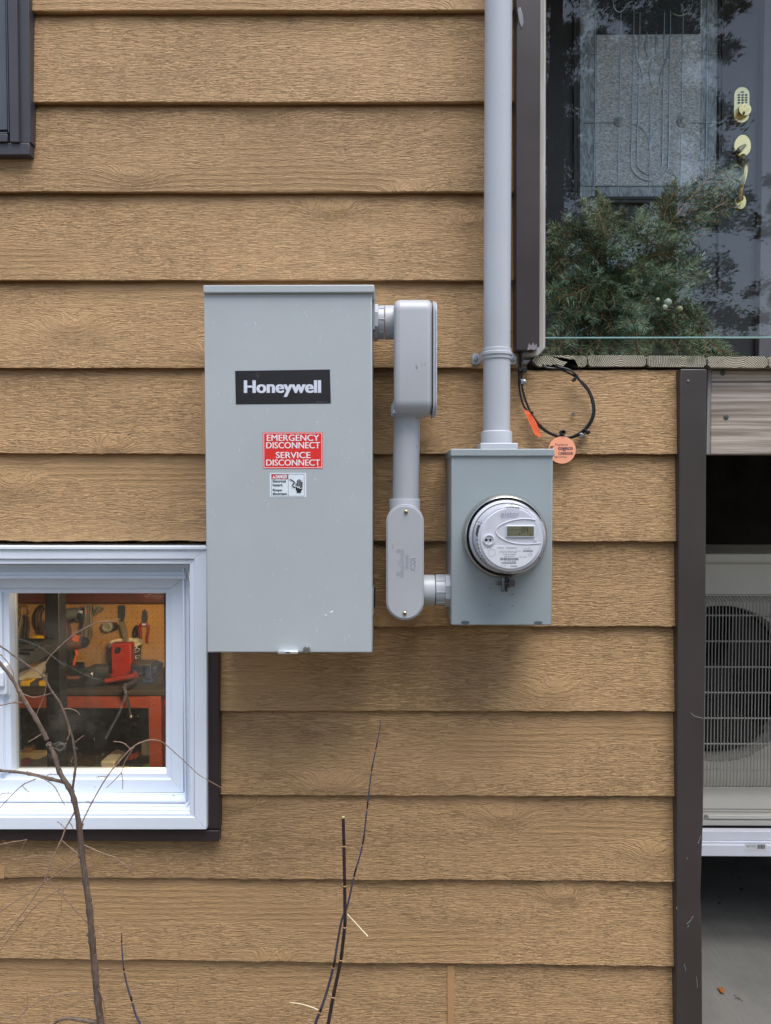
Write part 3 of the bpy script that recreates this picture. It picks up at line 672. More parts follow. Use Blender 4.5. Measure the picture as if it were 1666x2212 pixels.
# bench-top things
def on(u, y):                       # x at photo column u for a thing at depth y on the bench
    return P(u, 1450, -y).x
# pail
yp = 1.92; cx = (on(238.7, yp) + on(306.7, yp)) / 2; rp = (on(306.7, yp) - on(238.7, yp)) / 2; zt = P(270, 1385, -yp).z
pail = thing('paint_pail', 'white rimmed paint pail with black label on the workbench', 'pail', (cx, yp, zb))
m2 = MB(); hgt = zt - zb; m2.lathe([(rp * .86, 0), (rp * .94, hgt * .94)], (cx, yp, zb), 40, 'z'); m2.cap(rp * .86, .001, (cx, yp, zb), 40, 'z'); m2.build('pail_body', M('pail_black', (30, 28, 30), .5), pail)
m2 = MB(); m2.lathe([(rp * .95, hgt * .88), (rp, hgt * .89), (rp, hgt), (rp * .93, hgt), (rp * .9, hgt * .80), (0, hgt * .80)], (cx, yp, zb), 40, 'z')
for k in range(9):
    a = R(-150 + k * 15); l = rnd.uniform(.012, .035); q = Vector((cx + rp * .97 * math.cos(a), yp + rp * .97 * math.sin(a), zb + hgt * .9)); m2.tube([q, q - Vector((0, 0, l))], [.005, .003], 6)
m2.build('rim', M('paint_crusted_rim', (218, 208, 182), .6, var=.12, vscale=60), pail)
def bend(p):
    dx = p.x - cx; a = math.asin(max(-.99, min(.99, dx / (rp * .95)))); return Vector((cx + rp * .945 * math.sin(a), yp - rp * .945 * math.cos(a), p.z))
m2 = MB(); m2.text('EXPE', *ZI(1318, 640), *ZI(1412, 682), -yp + rp, fn=bend); m2.text('EXTE', *ZI(1328, 712), *ZI(1408, 748), -yp + rp, fn=bend); m2.build('lettering', WHITE, pail)
m2 = MB(); m2.prismP([ZI(1190, 362), ZI(1246, 360), ZI(1288, 545), ZI(1240, 556)], -yp - .002, -yp + .002); m2.prismP([ZI(1190, 360), ZI(1247, 357), ZI(1249, 372), ZI(1194, 376)], -yp - .004, -yp + .004)
tag(m2.build('stir_stick', M('stir_wood', (122, 108, 82), .7)), 'flat grey wooden stir stick standing in paint pail', 'stir stick')
# red tin in front of the pail
yr = 1.79; x0, x1 = on(240.5, yr), on(284, yr); zt2 = P(262, 1390, -yr).z
tin = thing('red_case', 'upright red metal case with a black knob before the pail', 'case', ((x0 + x1) / 2, yr, zb))
m2 = MB(); m2.box((x0, yr, zb), (x1, yr + .05, zt2)); m2.build('case_body', M('red_enamel', (168, 42, 30), .4, var=.12), tin, bev=.006)
q = P(256, 1404, -yr); m2 = MB(); m2.lathe([(0, .018), (.011, .016), (.014, .008), (.013, 0)], (q.x, yr, q.z), 16); m2.build('knob', BLACK, tin)
m2 = MB(); m2.box((x0 - .004, yr - .004, zb + .001), (x1 + .03, yr + .04, zb + .016)); m2.build('base', M('red_enamel_dark', (160, 36, 26), .5), tin, bev=.004)
# vise
BLU = M('vise_blue', (40, 52, 78), .5, var=.2, specks=((120, 110, 96), 80, .74))
yv = 1.72; X = lambda x: on(x * .21605, yv); Zv = lambda y: P(300, 1266.2 + y * .21605, -yv).z
vise = thing('bench_vise', 'blue grey cast iron bench vise bolted at the bench corner', 'vise', (X(1470), yv, zb))
m2 = MB(); m2.box((X(1355), yv - .06, Zv(830)), (X(1470), yv + .05, Zv(765))); m2.box((X(1380), yv - .055, Zv(860)), (X(1460), yv + .04, Zv(830))); m2.build('front_jaw', BLU, vise, bev=.006)
m2 = MB(); m2.box((X(1490), yv - .06, Zv(900)), (X(1560), yv + .05, Zv(765))); m2.box((X(1540), yv - .05, Zv(850)), (X(1600), yv + .05, Zv(775))); m2.box((X(1450), yv - .05, zb), (X(1560), yv + .06, Zv(900))); m2.build('back_jaw', BLU, vise, bev=.006)
m2 = MB(); m2.box((X(1350), yv - .062, Zv(775)), (X(1552), yv + .03, Zv(748))); m2.build('jaw_plate', DKST, vise, bev=.002)
m2 = MB(); m2.cyl((X(1400), yv - .20, Zv(900)), (X(1440), yv - .04, Zv(900)), .011); m2.tube([(X(1385), yv - .2, Zv(880)), (X(1425), yv - .2, Zv(960)), (X(1462), yv - .2, Zv(1170))], .006, 8); m2.ball((X(1462), yv - .2, Zv(1172)), .012); m2.build('screw_handle', DKST, vise)
# drill
ORG = M('drill_orange', (214, 92, 34), .45, var=.1); yd = 1.72
dr = lambda x, y, o=0: P(*ZI(x, y), -yd + o)
m2 = MB(); m2.tube([dr(632, 590), dr(680, 580), dr(760, 565), dr(830, 560)], [.026, .034, .034, .028], 14)
m3 = MB(); m3.tube([dr(832, 562), dr(860, 560), dr(880, 556), dr(893, 552)], [.026, .024, .014, .006], 14); m3.tube([dr(690, 610), dr(705, 690), dr(715, 770)], [.022, .019, .021], 10)
q = dr(700, 800); m3.box((q.x - .075, yd - .04, zb), (q.x + .05, yd + .04, q.z + .01))
m4 = MB(); m4.tube([dr(755, 640, .02), dr(772, 670, .02), dr(748, 730, .02), dr(735, 800, .02)], .006, 8); m4.tube([dr(740, 535, .01), dr(800, 535, .01)], .02, 10)
tool('cordless_drill', 'orange and black cordless drill standing on the workbench', 'drill', [(m2, 'body', M('drill_brown', (92, 60, 42), .5)), (m3, 'chuck_and_battery', BLACK, .003), (m4, 'grip', ORG)])
m2 = MB(); m2.tube([dr(622, 890), dr(680, 870), dr(760, 850), dr(800, 860)], [.010, .014, .018, .01], 10); m3 = MB(); m3.tube([dr(640, 925, .01), dr(720, 905, .01), dr(850, 870, .01), dr(880, 900, .01)], [.012, .016, .022, .012], 10)
tool('utility_cutter', 'orange and black cutter lying on the bench top', 'cutter', [(m2, 'grip', ORG), (m3, 'body', BLACK)])
# pry bar: black pipe with red handle
yq = 1.63
m2 = MB(); m2.tube([P(*ZI(695, 985), -yq) + Vector((0, 0, .0)), P(*ZI(1050, 950), -yq)], [.022, .017], 12); m3 = MB(); m3.tube([P(*ZI(1055, 950), -yq), P(*ZI(1200, 925), -yq), P(*ZI(1330, 900), -yq), P(*ZI(1365, 885), -yq)], [.011, .011, .012, .018], 10)
tool('pipe_wrench', 'long bar with black end and red handle across bench front', 'wrench', [(m2, 'sleeve', BLACK), (m3, 'handle', M('wrench_red', (150, 52, 42), .5))])
m2 = MB(); m2.tube([P(*ZI(935, 885), -1.75), P(*ZI(1040, 882), -1.75)], .008, 8); m3 = MB(); m3.tube([P(*ZI(900, 884), -1.75), P(*ZI(934, 885), -1.75)], .009, 8)
tool('marker_pen', 'black marker with a white cap on the bench top', 'marker', [(m2, 'barrel', BLACK), (m3, 'cap', WHITE)])
m2 = MB(); m2.boxP(*ZI(1072, 765), *ZI(1102, 832), -1.93, -1.9); tool('green_block', 'small bright green block beside the red case', 'block', [(m2, 'block', M('green_plastic', (40, 140, 50), .5), .004)])
# white sheet and yellow organiser
m2 = MB(); a = [P(*ZI(120, 905), -1.70), P(*ZI(480, 735), -1.85), P(*ZI(600, 745), -1.85), P(*ZI(615, 890), -1.72), P(*ZI(130, 950), -1.68)]
v0 = [m2.bm.verts.new(p) for p in a]; m2.bm.faces.new(v0); bmesh.ops.solidify(m2.bm, geom=m2.bm.faces[:], thickness=.008)
tool('speckled_sheet', 'speckled white sheet leaning on the bench behind black rack', 'sheet', [(m2, 'sheet', M('speckled_white', (226, 216, 190), .6, var=.06, specks=((120, 90, 60), 60, .72)))])
YEL = M('yellow_plastic', (236, 184, 20), .4)
m2 = MB(); m3 = MB(); ye = 1.62
m2.boxP(*ZI(196, 952), *ZI(294, 1004), -ye - .06, -ye); m4 = MB(); m4.boxP(*ZI(384, 952), *ZI(470, 1004), -ye - .06, -ye); m3.boxP(*ZI(170, 965), *ZI(520, 1008), -ye - .12, -ye - .004)
tool('parts_organizer', 'grey parts organizer with two yellow latches on workbench', 'organizer', [(m3, 'case_body', M('grey_case', (84, 82, 76), .5), .004), (m2, 'latch', YEL, .004), (m4, 'latch', YEL, .004)])
m2 = MB(); m2.ball(P(*ZI(378, 520), -1.9), .035, (1.2, .6, .45), 12); tool('dust_mask', 'small yellow dust mask on the bench below pink rag', 'mask', [(m2, 'mask', YEL)])
def B(x, y, yy): return P(*ZI(x, y), -yy)
m2 = MB(); m2.tube([B(*p, 1.74) + Vector((0, .02 * math.sin(k), 0)) for k, p in enumerate(spline([(600, 740), (640, 700), (700, 720), (660, 790), (610, 770), (650, 720), (740, 760), (800, 830)], 4))], .006, 8)
tool('black_hose', 'tangled black hose heaped beneath the cordless drill', 'hose', [(m2, 'hose', BLACK)])
m2 = MB(); a = B(640, 800, 1.84); m2.box((a.x - .03, 1.80, zb), (a.x + .05, 1.88, zb + .05)); tool('battery_pack', 'blocky black battery pack behind the orange cutter', 'battery', [(m2, 'pack', M('battery_black', (34, 33, 36), .5), .005)])
m2 = MB(); a = B(860, 860, 1.70); m2.lathe([(0, 0), (.026, 0), (.026, .03), (.020, .036), (.020, .05), (0, .05)], (a.x, 1.70, zb), 18, 'z'); tool('tape_roll', 'small dark roll standing beside the black marker', 'roll', [(m2, 'roll', M('dark_tape', (46, 42, 40), .5))])
m2 = MB(); m2.tube([B(640, 905, 1.66), B(720, 925, 1.66), B(800, 918, 1.66)], [.008, .011, .009], 8); m3 = MB(); m3.tube([B(800, 918, 1.66), B(880, 905, 1.66)], .003, 6)
tool('wood_chisel', 'chisel with a brown handle lying near the orange cutter', 'chisel', [(m2, 'handle', M('brown_handle', (120, 72, 40), .5)), (m3, 'blade', STEEL)])
m2 = MB(); m2.tube([B(1060, 935, 1.68), B(1180, 968, 1.66), B(1290, 960, 1.66)], [.008, .008, .006], 8); tool('steel_bar', 'dull steel bar lying before the red case', 'bar', [(m2, 'bar', DKST)])
m2 = MB(); a = B(1010, 850, 1.9); m2.box((a.x - .05, 1.86, zb), (a.x + .05, 1.94, zb + .028)); tool('grey_tray', 'low grey tray behind the black marker', 'tray', [(m2, 'tray', M('tray_grey', (70, 66, 58), .6), .004)])
m2 = MB(); m2.tube([pb(*p, .01) for p in spline([(1045, 515), (980, 610), (900, 720), (850, 800)])], .0012, 5); m2.tube([pb(*p, .012) for p in spline([(1075, 540), (1020, 640), (930, 740), (870, 800)])], .0010, 5); tool('wire_strands', 'thin tan wires strung across the pegboard beside the pail', 'wire', [(m2, 'wire', M('tan_wire', (170, 130, 80), .5))])
m2 = MB(); m2.tube([pb(*p, .02) for p in spline([(620, 320), (632, 285), (650, 310), (655, 350)])], .004, 8); tool('peg_hook', 'dark steel hook above the pink rag', 'hook', [(m2, 'hook', DKST)])
# lower shelf things
ZJ = lambda x, y: (x * .22405, 1479.4 + y * .22405)
m2 = MB(); m2.boxP(*ZJ(110, 662), *ZJ(492, 722), -1.85, -1.8); tool('wood_board', 'pale plank on the lower shelf behind the sapling', 'plank', [(m2, 'plank', M('pale_wood', (190, 164, 112), .7, var=.12), .003)])
m2 = MB(); m2.boxP(*ZJ(222, 612), *ZJ(298, 660), -1.86, -1.81); tool('wood_offcut', 'short wooden block sitting on the pale plank', 'wood block', [(m2, 'block', M('brown_wood', (140, 104, 66), .7, var=.15), .005)])
def hump(x0, x1, y0, y1, yy, seed, mat, name, label, cat):
    m = MB(); rs = random.Random(seed); a, b2 = P(*ZJ(x0, y1), -yy), P(*ZJ(x1, y0), -yy); n = 14; g = []
    for j in range(7):
        row = []
        for k in range(n + 1):
            t = k / n; s = j / 6
            h = (math.sin(math.pi * t) ** .7) * math.sin(math.pi * (.15 + .7 * s)) * (1 + .25 * math.sin(5 * t + seed) + rs.uniform(-.12, .12))
            row.append(m.bm.verts.new((a.x + (b2.x - a.x) * t, yy - .10 + .2 * s, a.z + (b2.z - a.z) * max(0, h))))
        g.append(row)
    for p, q in zip(g, g[1:]):
        for k in range(n): m.bm.faces.new((p[k], p[k + 1], q[k + 1], q[k]))
    bmesh.ops.solidify(m.bm, geom=m.bm.faces[:], thickness=.004)
    return tool(name, label, cat, [(m, name, mat)])
hump(200, 640, 690, 835, 1.7, 3, M('grey_canvas', (92, 86, 74), .9, var=.15, bump=.5, bscale=120), 'canvas_sheet', 'rumpled dark grey canvas heaped on the lower shelf', 'canvas')
hump(115, 250, 750, 835, 1.66, 5, M('red_hose', (130, 40, 34), .7, var=.2), 'red_cloth', 'dark red cloth at the end of the lower shelf', 'cloth')
hump(1215, 1390, 650, 780, 1.78, 8, M('red_bag', (178, 82, 64), .35, var=.35, vscale=20), 'rag_bag', 'bag of red and clear scraps above the black carton', 'bag')
hump(640, 860, 760, 840, 1.7, 11, M('brown_bag', (104, 84, 60), .8, var=.3, vscale=20), 'paper_sack', 'crumpled brown paper sack on the shelf beside grey canvas', 'sack')
hump(1040, 1160, 660, 750, 1.8, 13, M('clear_bag', (190, 176, 140), .3, var=.2, vscale=20), 'clear_bag', 'knotted clear bag standing behind the white tub', 'bag')
ys = 1.68
m2 = MB(); m2.prismP([ZJ(965, 742), ZJ(1112, 742), ZJ(1090, 838), ZJ(985, 838)], -ys - .1, -ys); tool('white_tub', 'square white plastic tub on the lower shelf', 'tub', [(m2, 'tub', M('tub_white', (226, 218, 196), .45), .006)])
m2 = MB(); m2.boxP(*ZJ(1114, 768), *ZJ(1462, 840), -ys - .15, -ys); m3 = MB(); m3.text('BOTTLE', *ZJ(1140, 782), *ZJ(1285, 802), -ys + .0005); m3.text('METALS', *ZJ(1140, 808), *ZJ(1285, 828), -ys + .0005)
tool('carton', 'black carton with cream lettering on the lower shelf', 'carton', [(m2, 'box', M('carton_black', (32, 30, 28), .6), .002), (m3, 'lettering', M('cream_print', (206, 196, 160), .6))])
m2 = MB(); m2.boxP(*ZJ(1400, 700), *ZJ(1500, 760), -1.84, -1.78); tool('yellow_packet', 'mustard yellow packet behind the red bench leg', 'packet', [(m2, 'packet', M('mustard', (190, 150, 60), .6), .008)])
m2 = MB(); c = P(*ZJ(1425, 605), -1.82); m2.lathe([(0, .04), (.03, .03), (.03, -.06), (0, -.06)], (c.x, c.y, c.z), 16, 'z'); tool('glass_jar', 'shiny round jar catching light beside red bench leg', 'jar', [(m2, 'jar', M('shiny_jar', (200, 190, 160), .12, .6))])
m2 = MB(); m2.ball(P(*ZJ(1430, 812), -1.62), .03, (1, .6, .8), 12); m2.ball(P(*ZJ(1585, 780), -1.66), .05, (.8, .6, 1.2), 12); tool('green_bottle', 'round green bottle at the foot of red leg', 'bottle', [(m2, 'bottle', M('green_bottle', (66, 100, 36), .3))])

# ------------------------------------------------------------------ transfer switch box
DB = .18
q0, q1 = P(443.5, 1020, DB), P(804.5, 1020, DB); bz1, bz0 = P(622, 618, DB).z, P(622, 1410, DB).z
bx0, bxr = q0.x, q1.x
sw = thing('disconnect_box', 'tall light grey electrical disconnect box with stickers on the wall', 'electrical box', ((bx0 + bxr) / 2, -.09, bz0))
m2 = MB(); m2.box((bx0 + .003, -DB + .004, bz0 + .002), (bxr - .002, .012, bz1)); m2.build('enclosure', BOX, sw, bev=.002)
m2 = MB(); m2.box((bx0, -DB, bz0), (bxr, -DB + .012, P(622, 632, DB).z + .003)); m2.build('front_cover', BOX, sw, bev=.0025, seg=3)
m2 = MB(); a, b2 = P(438.5, 615.5, DB + .006), P(809, 632, DB + .006); m2.box((a.x, -DB - .006, b2.z), (b2.x, -DB + .05, a.z))
m2.prism([(a.x, a.z - .004), (b2.x, a.z - .004), (b2.x, a.z + .0012), (a.x, a.z + .0012)], -DB + .05, .01); m2.build('rain_hood', BOX, sw, bev=.0022, seg=3)
m2 = MB(); m2.boxP(600, 1406.5, 644, 1413, .165, DB + .012); m2.build('hasp', M('bare_zinc', (206, 210, 214), .3, .6), sw, bev=.001)
m2 = MB(); q = P(622, 1409.6, DB + .0125); m2.prism([(q.x + .0045 * math.cos(a), q.z + .001 * math.sin(a)) for a in [k * math.pi / 6 for k in range(12)]], -DB - .0128, -DB - .0118); m2.build('hasp_hole', BLACK, sw)
q = P(663, 1402, DB); m2 = MB(); m2.lathe([(0, .009), (.006, .0088), (.0072, .007), (.0072, 0)], (q.x, -DB, q.z), 24); m2.build('cover_screw', STEEL, sw)
m2 = MB(); m2.boxP(805, 632, 809.5, 712, .06, .13); m2.build('side_flange', M('flange_grey', (150, 156, 162), .5), sw, bev=.001); m2 = MB(); m2.boxP(802.5, 1273, 807, 1330, .05, .11); m2.build('side_flange', M('flange_grey', (150, 156, 162), .5), sw, bev=.001)
m2 = MB(); m2.boxP(807.2, 1272, 810.5, 1313, .06, .08); m2.build('side_slot', BLACK, sw)
# stickers
def quadP(m, pix, d, th=.0004): m.prismP(pix, d - .0002, d + th)
m2 = MB(); quadP(m2, [(508, 801), (713, 798), (715, 871.5), (509.5, 873.5)], DB); st = m2.build('brand_plate', M('black_vinyl_sticker', (26, 23, 27), .34, var=.2, vscale=40, marks=((84, 76, 72), 50, .60, (1, 1, 1))), sw)
m2 = MB(); m2.btext('Honeywell', 527, 821.5, 694, 857.5, DB, .0007, 1.3, .012, 5); m2.build('lettering', M('silver_print', (214, 218, 232), .4), st)
m2 = MB(); m2.text('0K1224 Rev B', 684, 867.2, 706, 870.2, DB, .0007); m2.build('small_print', GINK, st)
m2 = MB(); m2.rrP(568, 933.5, 697.6, 1012.3, DB - .0002, DB + .0004, 2.2); st = m2.build('disconnect_sign', M('red_sign', (222, 44, 40), .4, var=.02), sw)
m2 = MB()
for a in ((569.6, 935, 696, 936), (569.6, 1009.9, 696, 1010.9), (569.6, 936, 570.6, 1009.9), (695, 936, 696, 1009.9)): m2.boxP(*a, DB, DB + .0007)
m2.build('border', WHITE, st)
m2 = MB()
for s, a, b2, c, e in (('EMERGENCY', 576.6, 938.9, 689.8, 952.4), ('DISCONNECT', 575.3, 955, 691.8, 968.6), ('SERVICE', 596, 976.3, 671, 989.8), ('DISCONNECT', 575.3, 992.6, 691.8, 1006)): m2.btext(s, a, b2, c, e, DB, .0007, .32)
m2.text('SDS41-B', 685.5, 1007.6, 695, 1009.2, DB, .0008); m2.build('lettering', WHITE, st)
m2 = MB(); m2.rrP(583, 1021.7, 661.7, 1074.3, DB - .0002, DB + .0004, 2); st = m2.build('danger_sign', M('white_sign', (222, 232, 240), .4, var=.01), sw)
m2 = MB()
for a in ((586.5, 1024, 657.5, 1024.6), (586.5, 1071.4, 657.5, 1072), (586.5, 1024, 587.1, 1072), (657, 1024, 657.6, 1072), (622.6, 1024, 623.2, 1072)): m2.boxP(*a, DB, DB + .0006)
m2.build('border', INK, st)
m2 = MB(); m2.boxP(587.1, 1024.6, 622.6, 1035, DB, DB + .0007); m2.build('header', M('dull_red_print', (186, 52, 54), .45), st)
m2 = MB(); m2.btext('DANGER', 595.8, 1025.6, 621, 1033.6, DB, .0010, .35); m2.prismP([(588.6, 1033.4), (594.4, 1033.4), (591.5, 1026.2)], DB, DB + .0009); m2.build('header_lettering', WHITE, st)
m2 = MB(); m2.prismP([(591.1, 1028.6), (591.9, 1028.6), (591.75, 1031.2), (591.25, 1031.2)], DB, DB + .0012); m2.prismP([(591.15, 1031.7), (591.85, 1031.7), (591.85, 1032.4), (591.15, 1032.4)], DB, DB + .0012); m2.build('exclamation_mark', M('dull_red_print', (186, 52, 54)), st)
m2 = MB()
for s, a, b2, c, e in (('Electrical', 589.4, 1036.3, 617.5, 1042), ('hazard.', 589.4, 1044.6, 611.5, 1050.2), ('Risque', 589.4, 1055.8, 609.6, 1062.4), ('électrique.', 589.2, 1063.4, 621.2, 1070.6)): m2.btext(s, a, b2, c, e, DB, .0008, .3)
m2.build('lettering', INK, st)
H = lambda x, y: (546.4 + x * .112, 906.3 + y * .112)
m2 = MB()
for x0, x1, yt in ((822, 843, 1222), (850, 872, 1166), (880, 905, 1148), (913, 935, 1166), (939, 958, 1196)):
    xm = (x0 + x1) / 2; m2.prismP([H(x0, 1300), H(x0, yt + 8), H(xm, yt), H(x1, yt + 8), H(x1, 1300)], DB, DB + .0007 + (xm - 820) * 1e-7)
m2.prismP([H(822, 1300), H(958, 1300), H(952, 1345), H(930, 1378), H(928, 1416), H(847, 1416), H(846, 1385), H(828, 1350)], DB, DB + .0008)
pts = [(712, 1148), (760, 1175), (795, 1200), (800, 1225), (775, 1250), (765, 1275), (785, 1297), (815, 1306)]
m2.tube([P(*H(x, y), DB + .0006) for x, y in spline(pts, 4)], .0011, 6); m2.build('hand_pictogram', M('black_print', (28, 30, 40), .5), st)
m2 = MB(); zz = [(805, 1298), (868, 1286), (862, 1306), (908, 1292), (906, 1322), (960, 1314), (960, 1322), (898, 1334), (899, 1308), (852, 1322), (858, 1298), (805, 1306)]
m2.prismP([H(x, y) for x, y in zz], DB, DB + .0012); m2.build('bolt_pictogram', WHITE, st)
# rain drops
m2 = MB(); rs = random.Random(3)
cl = [(rs.uniform(455, 795), rs.uniform(650, 1385)) for _ in range(120)]
for u, v in cl:
    for k in range(rs.choice((1, 1, 2, 2, 3, 4))):
        q = P(u + rs.uniform(-1, 1) * (1 + k), v + k * rs.uniform(1.5, 4), DB); r = rs.uniform(.00030, .00062); m2.ball((q.x, -DB, q.z), r, (1, .7, 1.25), 6)
for u, v in ((715, 1323), (718, 1321), (704, 1329)): q = P(u, v, DB); m2.ball((q.x, -DB, q.z), .0013, (1.4, .6, 1), 8)
tag(m2.build('water_drops', M('white_drop_glint', (244, 248, 252), .05, var=.0), sw), kind='stuff')  # opaque white colour gives the clear drops their bright glints

# ------------------------------------------------------------------ conduit run between box and meter
cr = thing('conduit_run', 'grey plastic conduit with two elbow bodies joining box to meter', 'conduit', tuple(P(875, 1339, .06)))
dc = .085                                   # centre line distance from the wall
# upper elbow body, its cover faces sideways
m2 = MB(); d1 = .145
m2.rrx(P(851, 765, d1).x, P(935.5, 765, d1).x, -d1, -.030, P(890, 893, d1).z, P(890, 641.5, d1).z, .026); up = m2.build('elbow_body', PVC2, cr, bev=.012, seg=4)
m2 = MB(); a = P(935.8, 765, d1)
x0, x1 = a.x, P(944.5, 765, d1).x; zt, zl = P(940, 643.5, d1).z, P(940, 896.5, d1).z; rr_ = .034
pts = [(math.cos(t) * rr_, math.sin(t) * rr_) for t in [k * math.pi / 8 for k in range(17)]]
def stad(m, xa, xb, yc, zt, zl, r, n=10):
    prof = [(yc + r * math.cos(math.pi * k / n), zt - r + r * math.sin(math.pi * k / n)) for k in range(n + 1)] + [(yc - r * math.cos(math.pi * k / n), zl + r - r * math.sin(math.pi * k / n)) for k in range(n + 1)]
    A_ = [m.bm.verts.new((xa, y, z)) for y, z in prof]; B_ = [m.bm.verts.new((xb, y, z)) for y, z in prof]; N_ = len(prof)
    m.bm.faces.new(A_); m.bm.faces.new(B_[::-1])
    for k in range(N_): m.bm.faces.new((A_[k], A_[(k + 1) % N_], B_[(k + 1) % N_], B_[k]))
m2.rrx(x0 + .0003, x0 + (x1 - x0) * .45, -d1 - .001, -.032, zl, zt, .028); m2.rrx(x0 + (x1 - x0) * .52, x1, -d1 + .001, -.034, zl + .002, zt - .002, .027)
m2.build('elbow_cover', PVC, up, bev=.009, seg=4)
m2 = MB(); c = P(879, 893, dc); rp = 28.5 * S(dc)
zs1 = P(879, 880, dc).z; m2.lathe([(rp * 1.02, .022), (rp * 1.20, .010), (rp * 1.20, -.012), (rp * .9, -.012)], (c.x, -dc, P(879, 889, dc).z), 32, 'z')
m2.prismP([(847, 893), (850, 886), (862, 876), (880, 873.5), (900, 877), (911, 886), (914.5, 893)], .05, .128); m2.build('hub', PVC, up, bev=.002)
m2 = MB(); m2.cyl((P(879.5, 890, dc).x, -dc, P(879, 890, dc).z), (P(876, 1100, dc).x, -dc, P(876, 1100, dc).z), rp, n=40); m2.build('pipe', PVC2, cr)
def adapter(u0, um, u1, u2, vc, rpx, flip, name):
    m = MB(); q = P((u0 + u2) / 2, vc, dc); z = q.z; k = S(dc)
    xa, xm, xb, xc = (P(u, vc, dc).x for u in (u0, um, u1, u2)); r = rpx * k
    m.cyl((xa, -dc, z), (xm, -dc, z), r, n=40); m.cyl((xm + .001 * (1 if xm > xa else -1), -dc, z), (xb, -dc, z), r * .965, n=40)
    for a in range(0, 360, 45): m.box((min(xm, xb) + .002, -dc + r * .965 * math.cos(R(a)) - .0012, z + r * .965 * math.sin(R(a)) - .0012), (max(xm, xb), -dc + r * .985 * math.cos(R(a)) + .0012, z + r * .985 * math.sin(R(a)) + .0012))
    N_ = 8; A_ = [m.bm.verts.new((xb, -dc + r * 1.09 * math.cos(R(22.5 + 45 * i)), z + r * 1.09 * math.sin(R(22.5 + 45 * i)))) for i in range(N_)]; B_ = [m.bm.verts.new((xc, v.co.y, v.co.z)) for v in A_]
    m.bm.faces.new(A_); m.bm.faces.new(B_[::-1])
    for i in range(N_): m.bm.faces.new((A_[i], A_[(i + 1) % N_], B_[(i + 1) % N_], B_[i]))
    o = m.build('threaded_adapter', PVC, cr, bev=.001)
    g = MB(); g.lathe([(r * .972, 0), (r * 1.005, .0006), (r * .972, .0014)], (xm, -dc, z), 40, 'x'); g.build('glue_line', M('glue_dirt', (88, 84, 80), .7), o)
adapter(856, 832, 817.5, 806.5, 697, 36, True, 'a')
# lower elbow body with cover facing forward
m2 = MB(); m2.rrP(838, 1091, 914, 1337, .025, .118, 37, 12); lo_ = m2.build('elbow_body', PVC, cr, bev=.003)
m2 = MB(); m2.rrP(834.5, 1089, 916, 1339.5, .119, .128, 40, 14); m2.rrP(837.5, 1092.5, 913.5, 1336.5, .128, .1305, 37.5, 14); cv = m2.build('elbow_cover', PVC2, cr, bev=.003, seg=3)
m2 = MB(); c = P(874.5, 1090, dc); m2.lathe([(rp * .98, .014), (rp * 1.16, .0135), (rp * 1.17, .012), (rp * 1.15, -.05)], (c.x, -dc, P(874, 1092, dc).z), 40, 'z'); m2.build('hub', PVC, lo_)
for u, v in ((877.3, 1106), (874.5, 1325)):
    q = P(u, v, .1305); m2 = MB(); m2.lathe([(0, .0032), (.0022, .003), (.0040, .0014), (.0042, 0)], (q.x, -.1305, q.z), 20); 
    s_ = m2.build('cover_screw', M('brass_screw', (190, 172, 124), .35, .9), cr)
    m2 = MB(); m2.box((q.x - .0026, -.1343, q.z - .0005), (q.x + .0026, -.1336, q.z + .0005)); m2.box((q.x - .0005, -.1344, q.z - .0026), (q.x + .0005, -.1337, q.z + .0026)); m2.build('slot', BLACK, s_)
EMB = M('embossed_pvc', (164, 168, 182), .4, var=.02)
m2 = MB(); m2.text('ROYAL', 875.8, 1198.5, 883, 1230, .1305, .0009, turn=True); m2.text('WET LOCATIONS', 865.8, 1185.6, 872.6, 1245.6, .1305, .0009, turn=True); m2.text('2"', 858.4, 1211.5, 864, 1218.8, .1305, .0009, turn=True)
for v, s in ((1188.5, 'R'), (1238.5, 'G')): m2.text(s, 858.8, v - 1.6, 862.6, v + 1.6, .1305, .0009, turn=True)
for v in (1188.5, 1238.5): q = P(860.7, v, .1308); m2.tube([q + Vector((.0031 * math.cos(a), 0, .0031 * math.sin(a))) for a in [k * math.pi / 8 for k in range(17)]], .0004, 5)
m2.tube([P(887, 1204 + 26 * k, .1308) for k in range(2)], .0005, 5)
crown = [(889.5, 1206), (897, 1204), (893.5, 1209), (898.5, 1213), (893, 1217), (898.5, 1222), (893.5, 1226), (897, 1231), (889.5, 1229.5)]
m2.tube([P(u, v, .1308) for u, v in crown], .0006, 5); m2.tube([P(u, v, .1308) for u, v in ((889.5, 1206), (889.5, 1229.5))], .0006, 5); m2.build('embossed_lettering', EMB, cv)
adapter(905, 939, 961, 972, 1275, 33.5, False, 'b')

# ------------------------------------------------------------------ meter base, mast, meter
DM = .147
mbx0, mbx1 = P(975, 1160, DM).x, P(1193.8, 1160, DM).x; mz1, mz0 = P(1085, 970, DM).z, P(1085, 1351, DM).z
base = thing('meter_base', 'grey green metal meter socket box with hooded top on wall', 'meter box', ((mbx0 + mbx1) / 2, -.07, mz0))
m2 = MB(); m2.box((mbx0 + .001, -DM + .004, mz0 + .003), (mbx1 - .002, .012, mz1 - .003)); m2.build('enclosure', MBOX, base, bev=.002)
m2 = MB(); m2.box((mbx0, -DM, mz0), (mbx1, -DM + .018, P(1085, 985.5, DM).z + .004)); m2.build('front_cover', MBOX, base, bev=.0025, seg=3)
m2 = MB(); a, b2 = P(975, 969.5, DM + .004), P(1198.5, 985.5, DM + .004); m2.box((a.x - .001, -DM - .004, b2.z), (b2.x, .012, a.z)); m2.build('rain_hood', MBOX, base, bev=.002, seg=3)
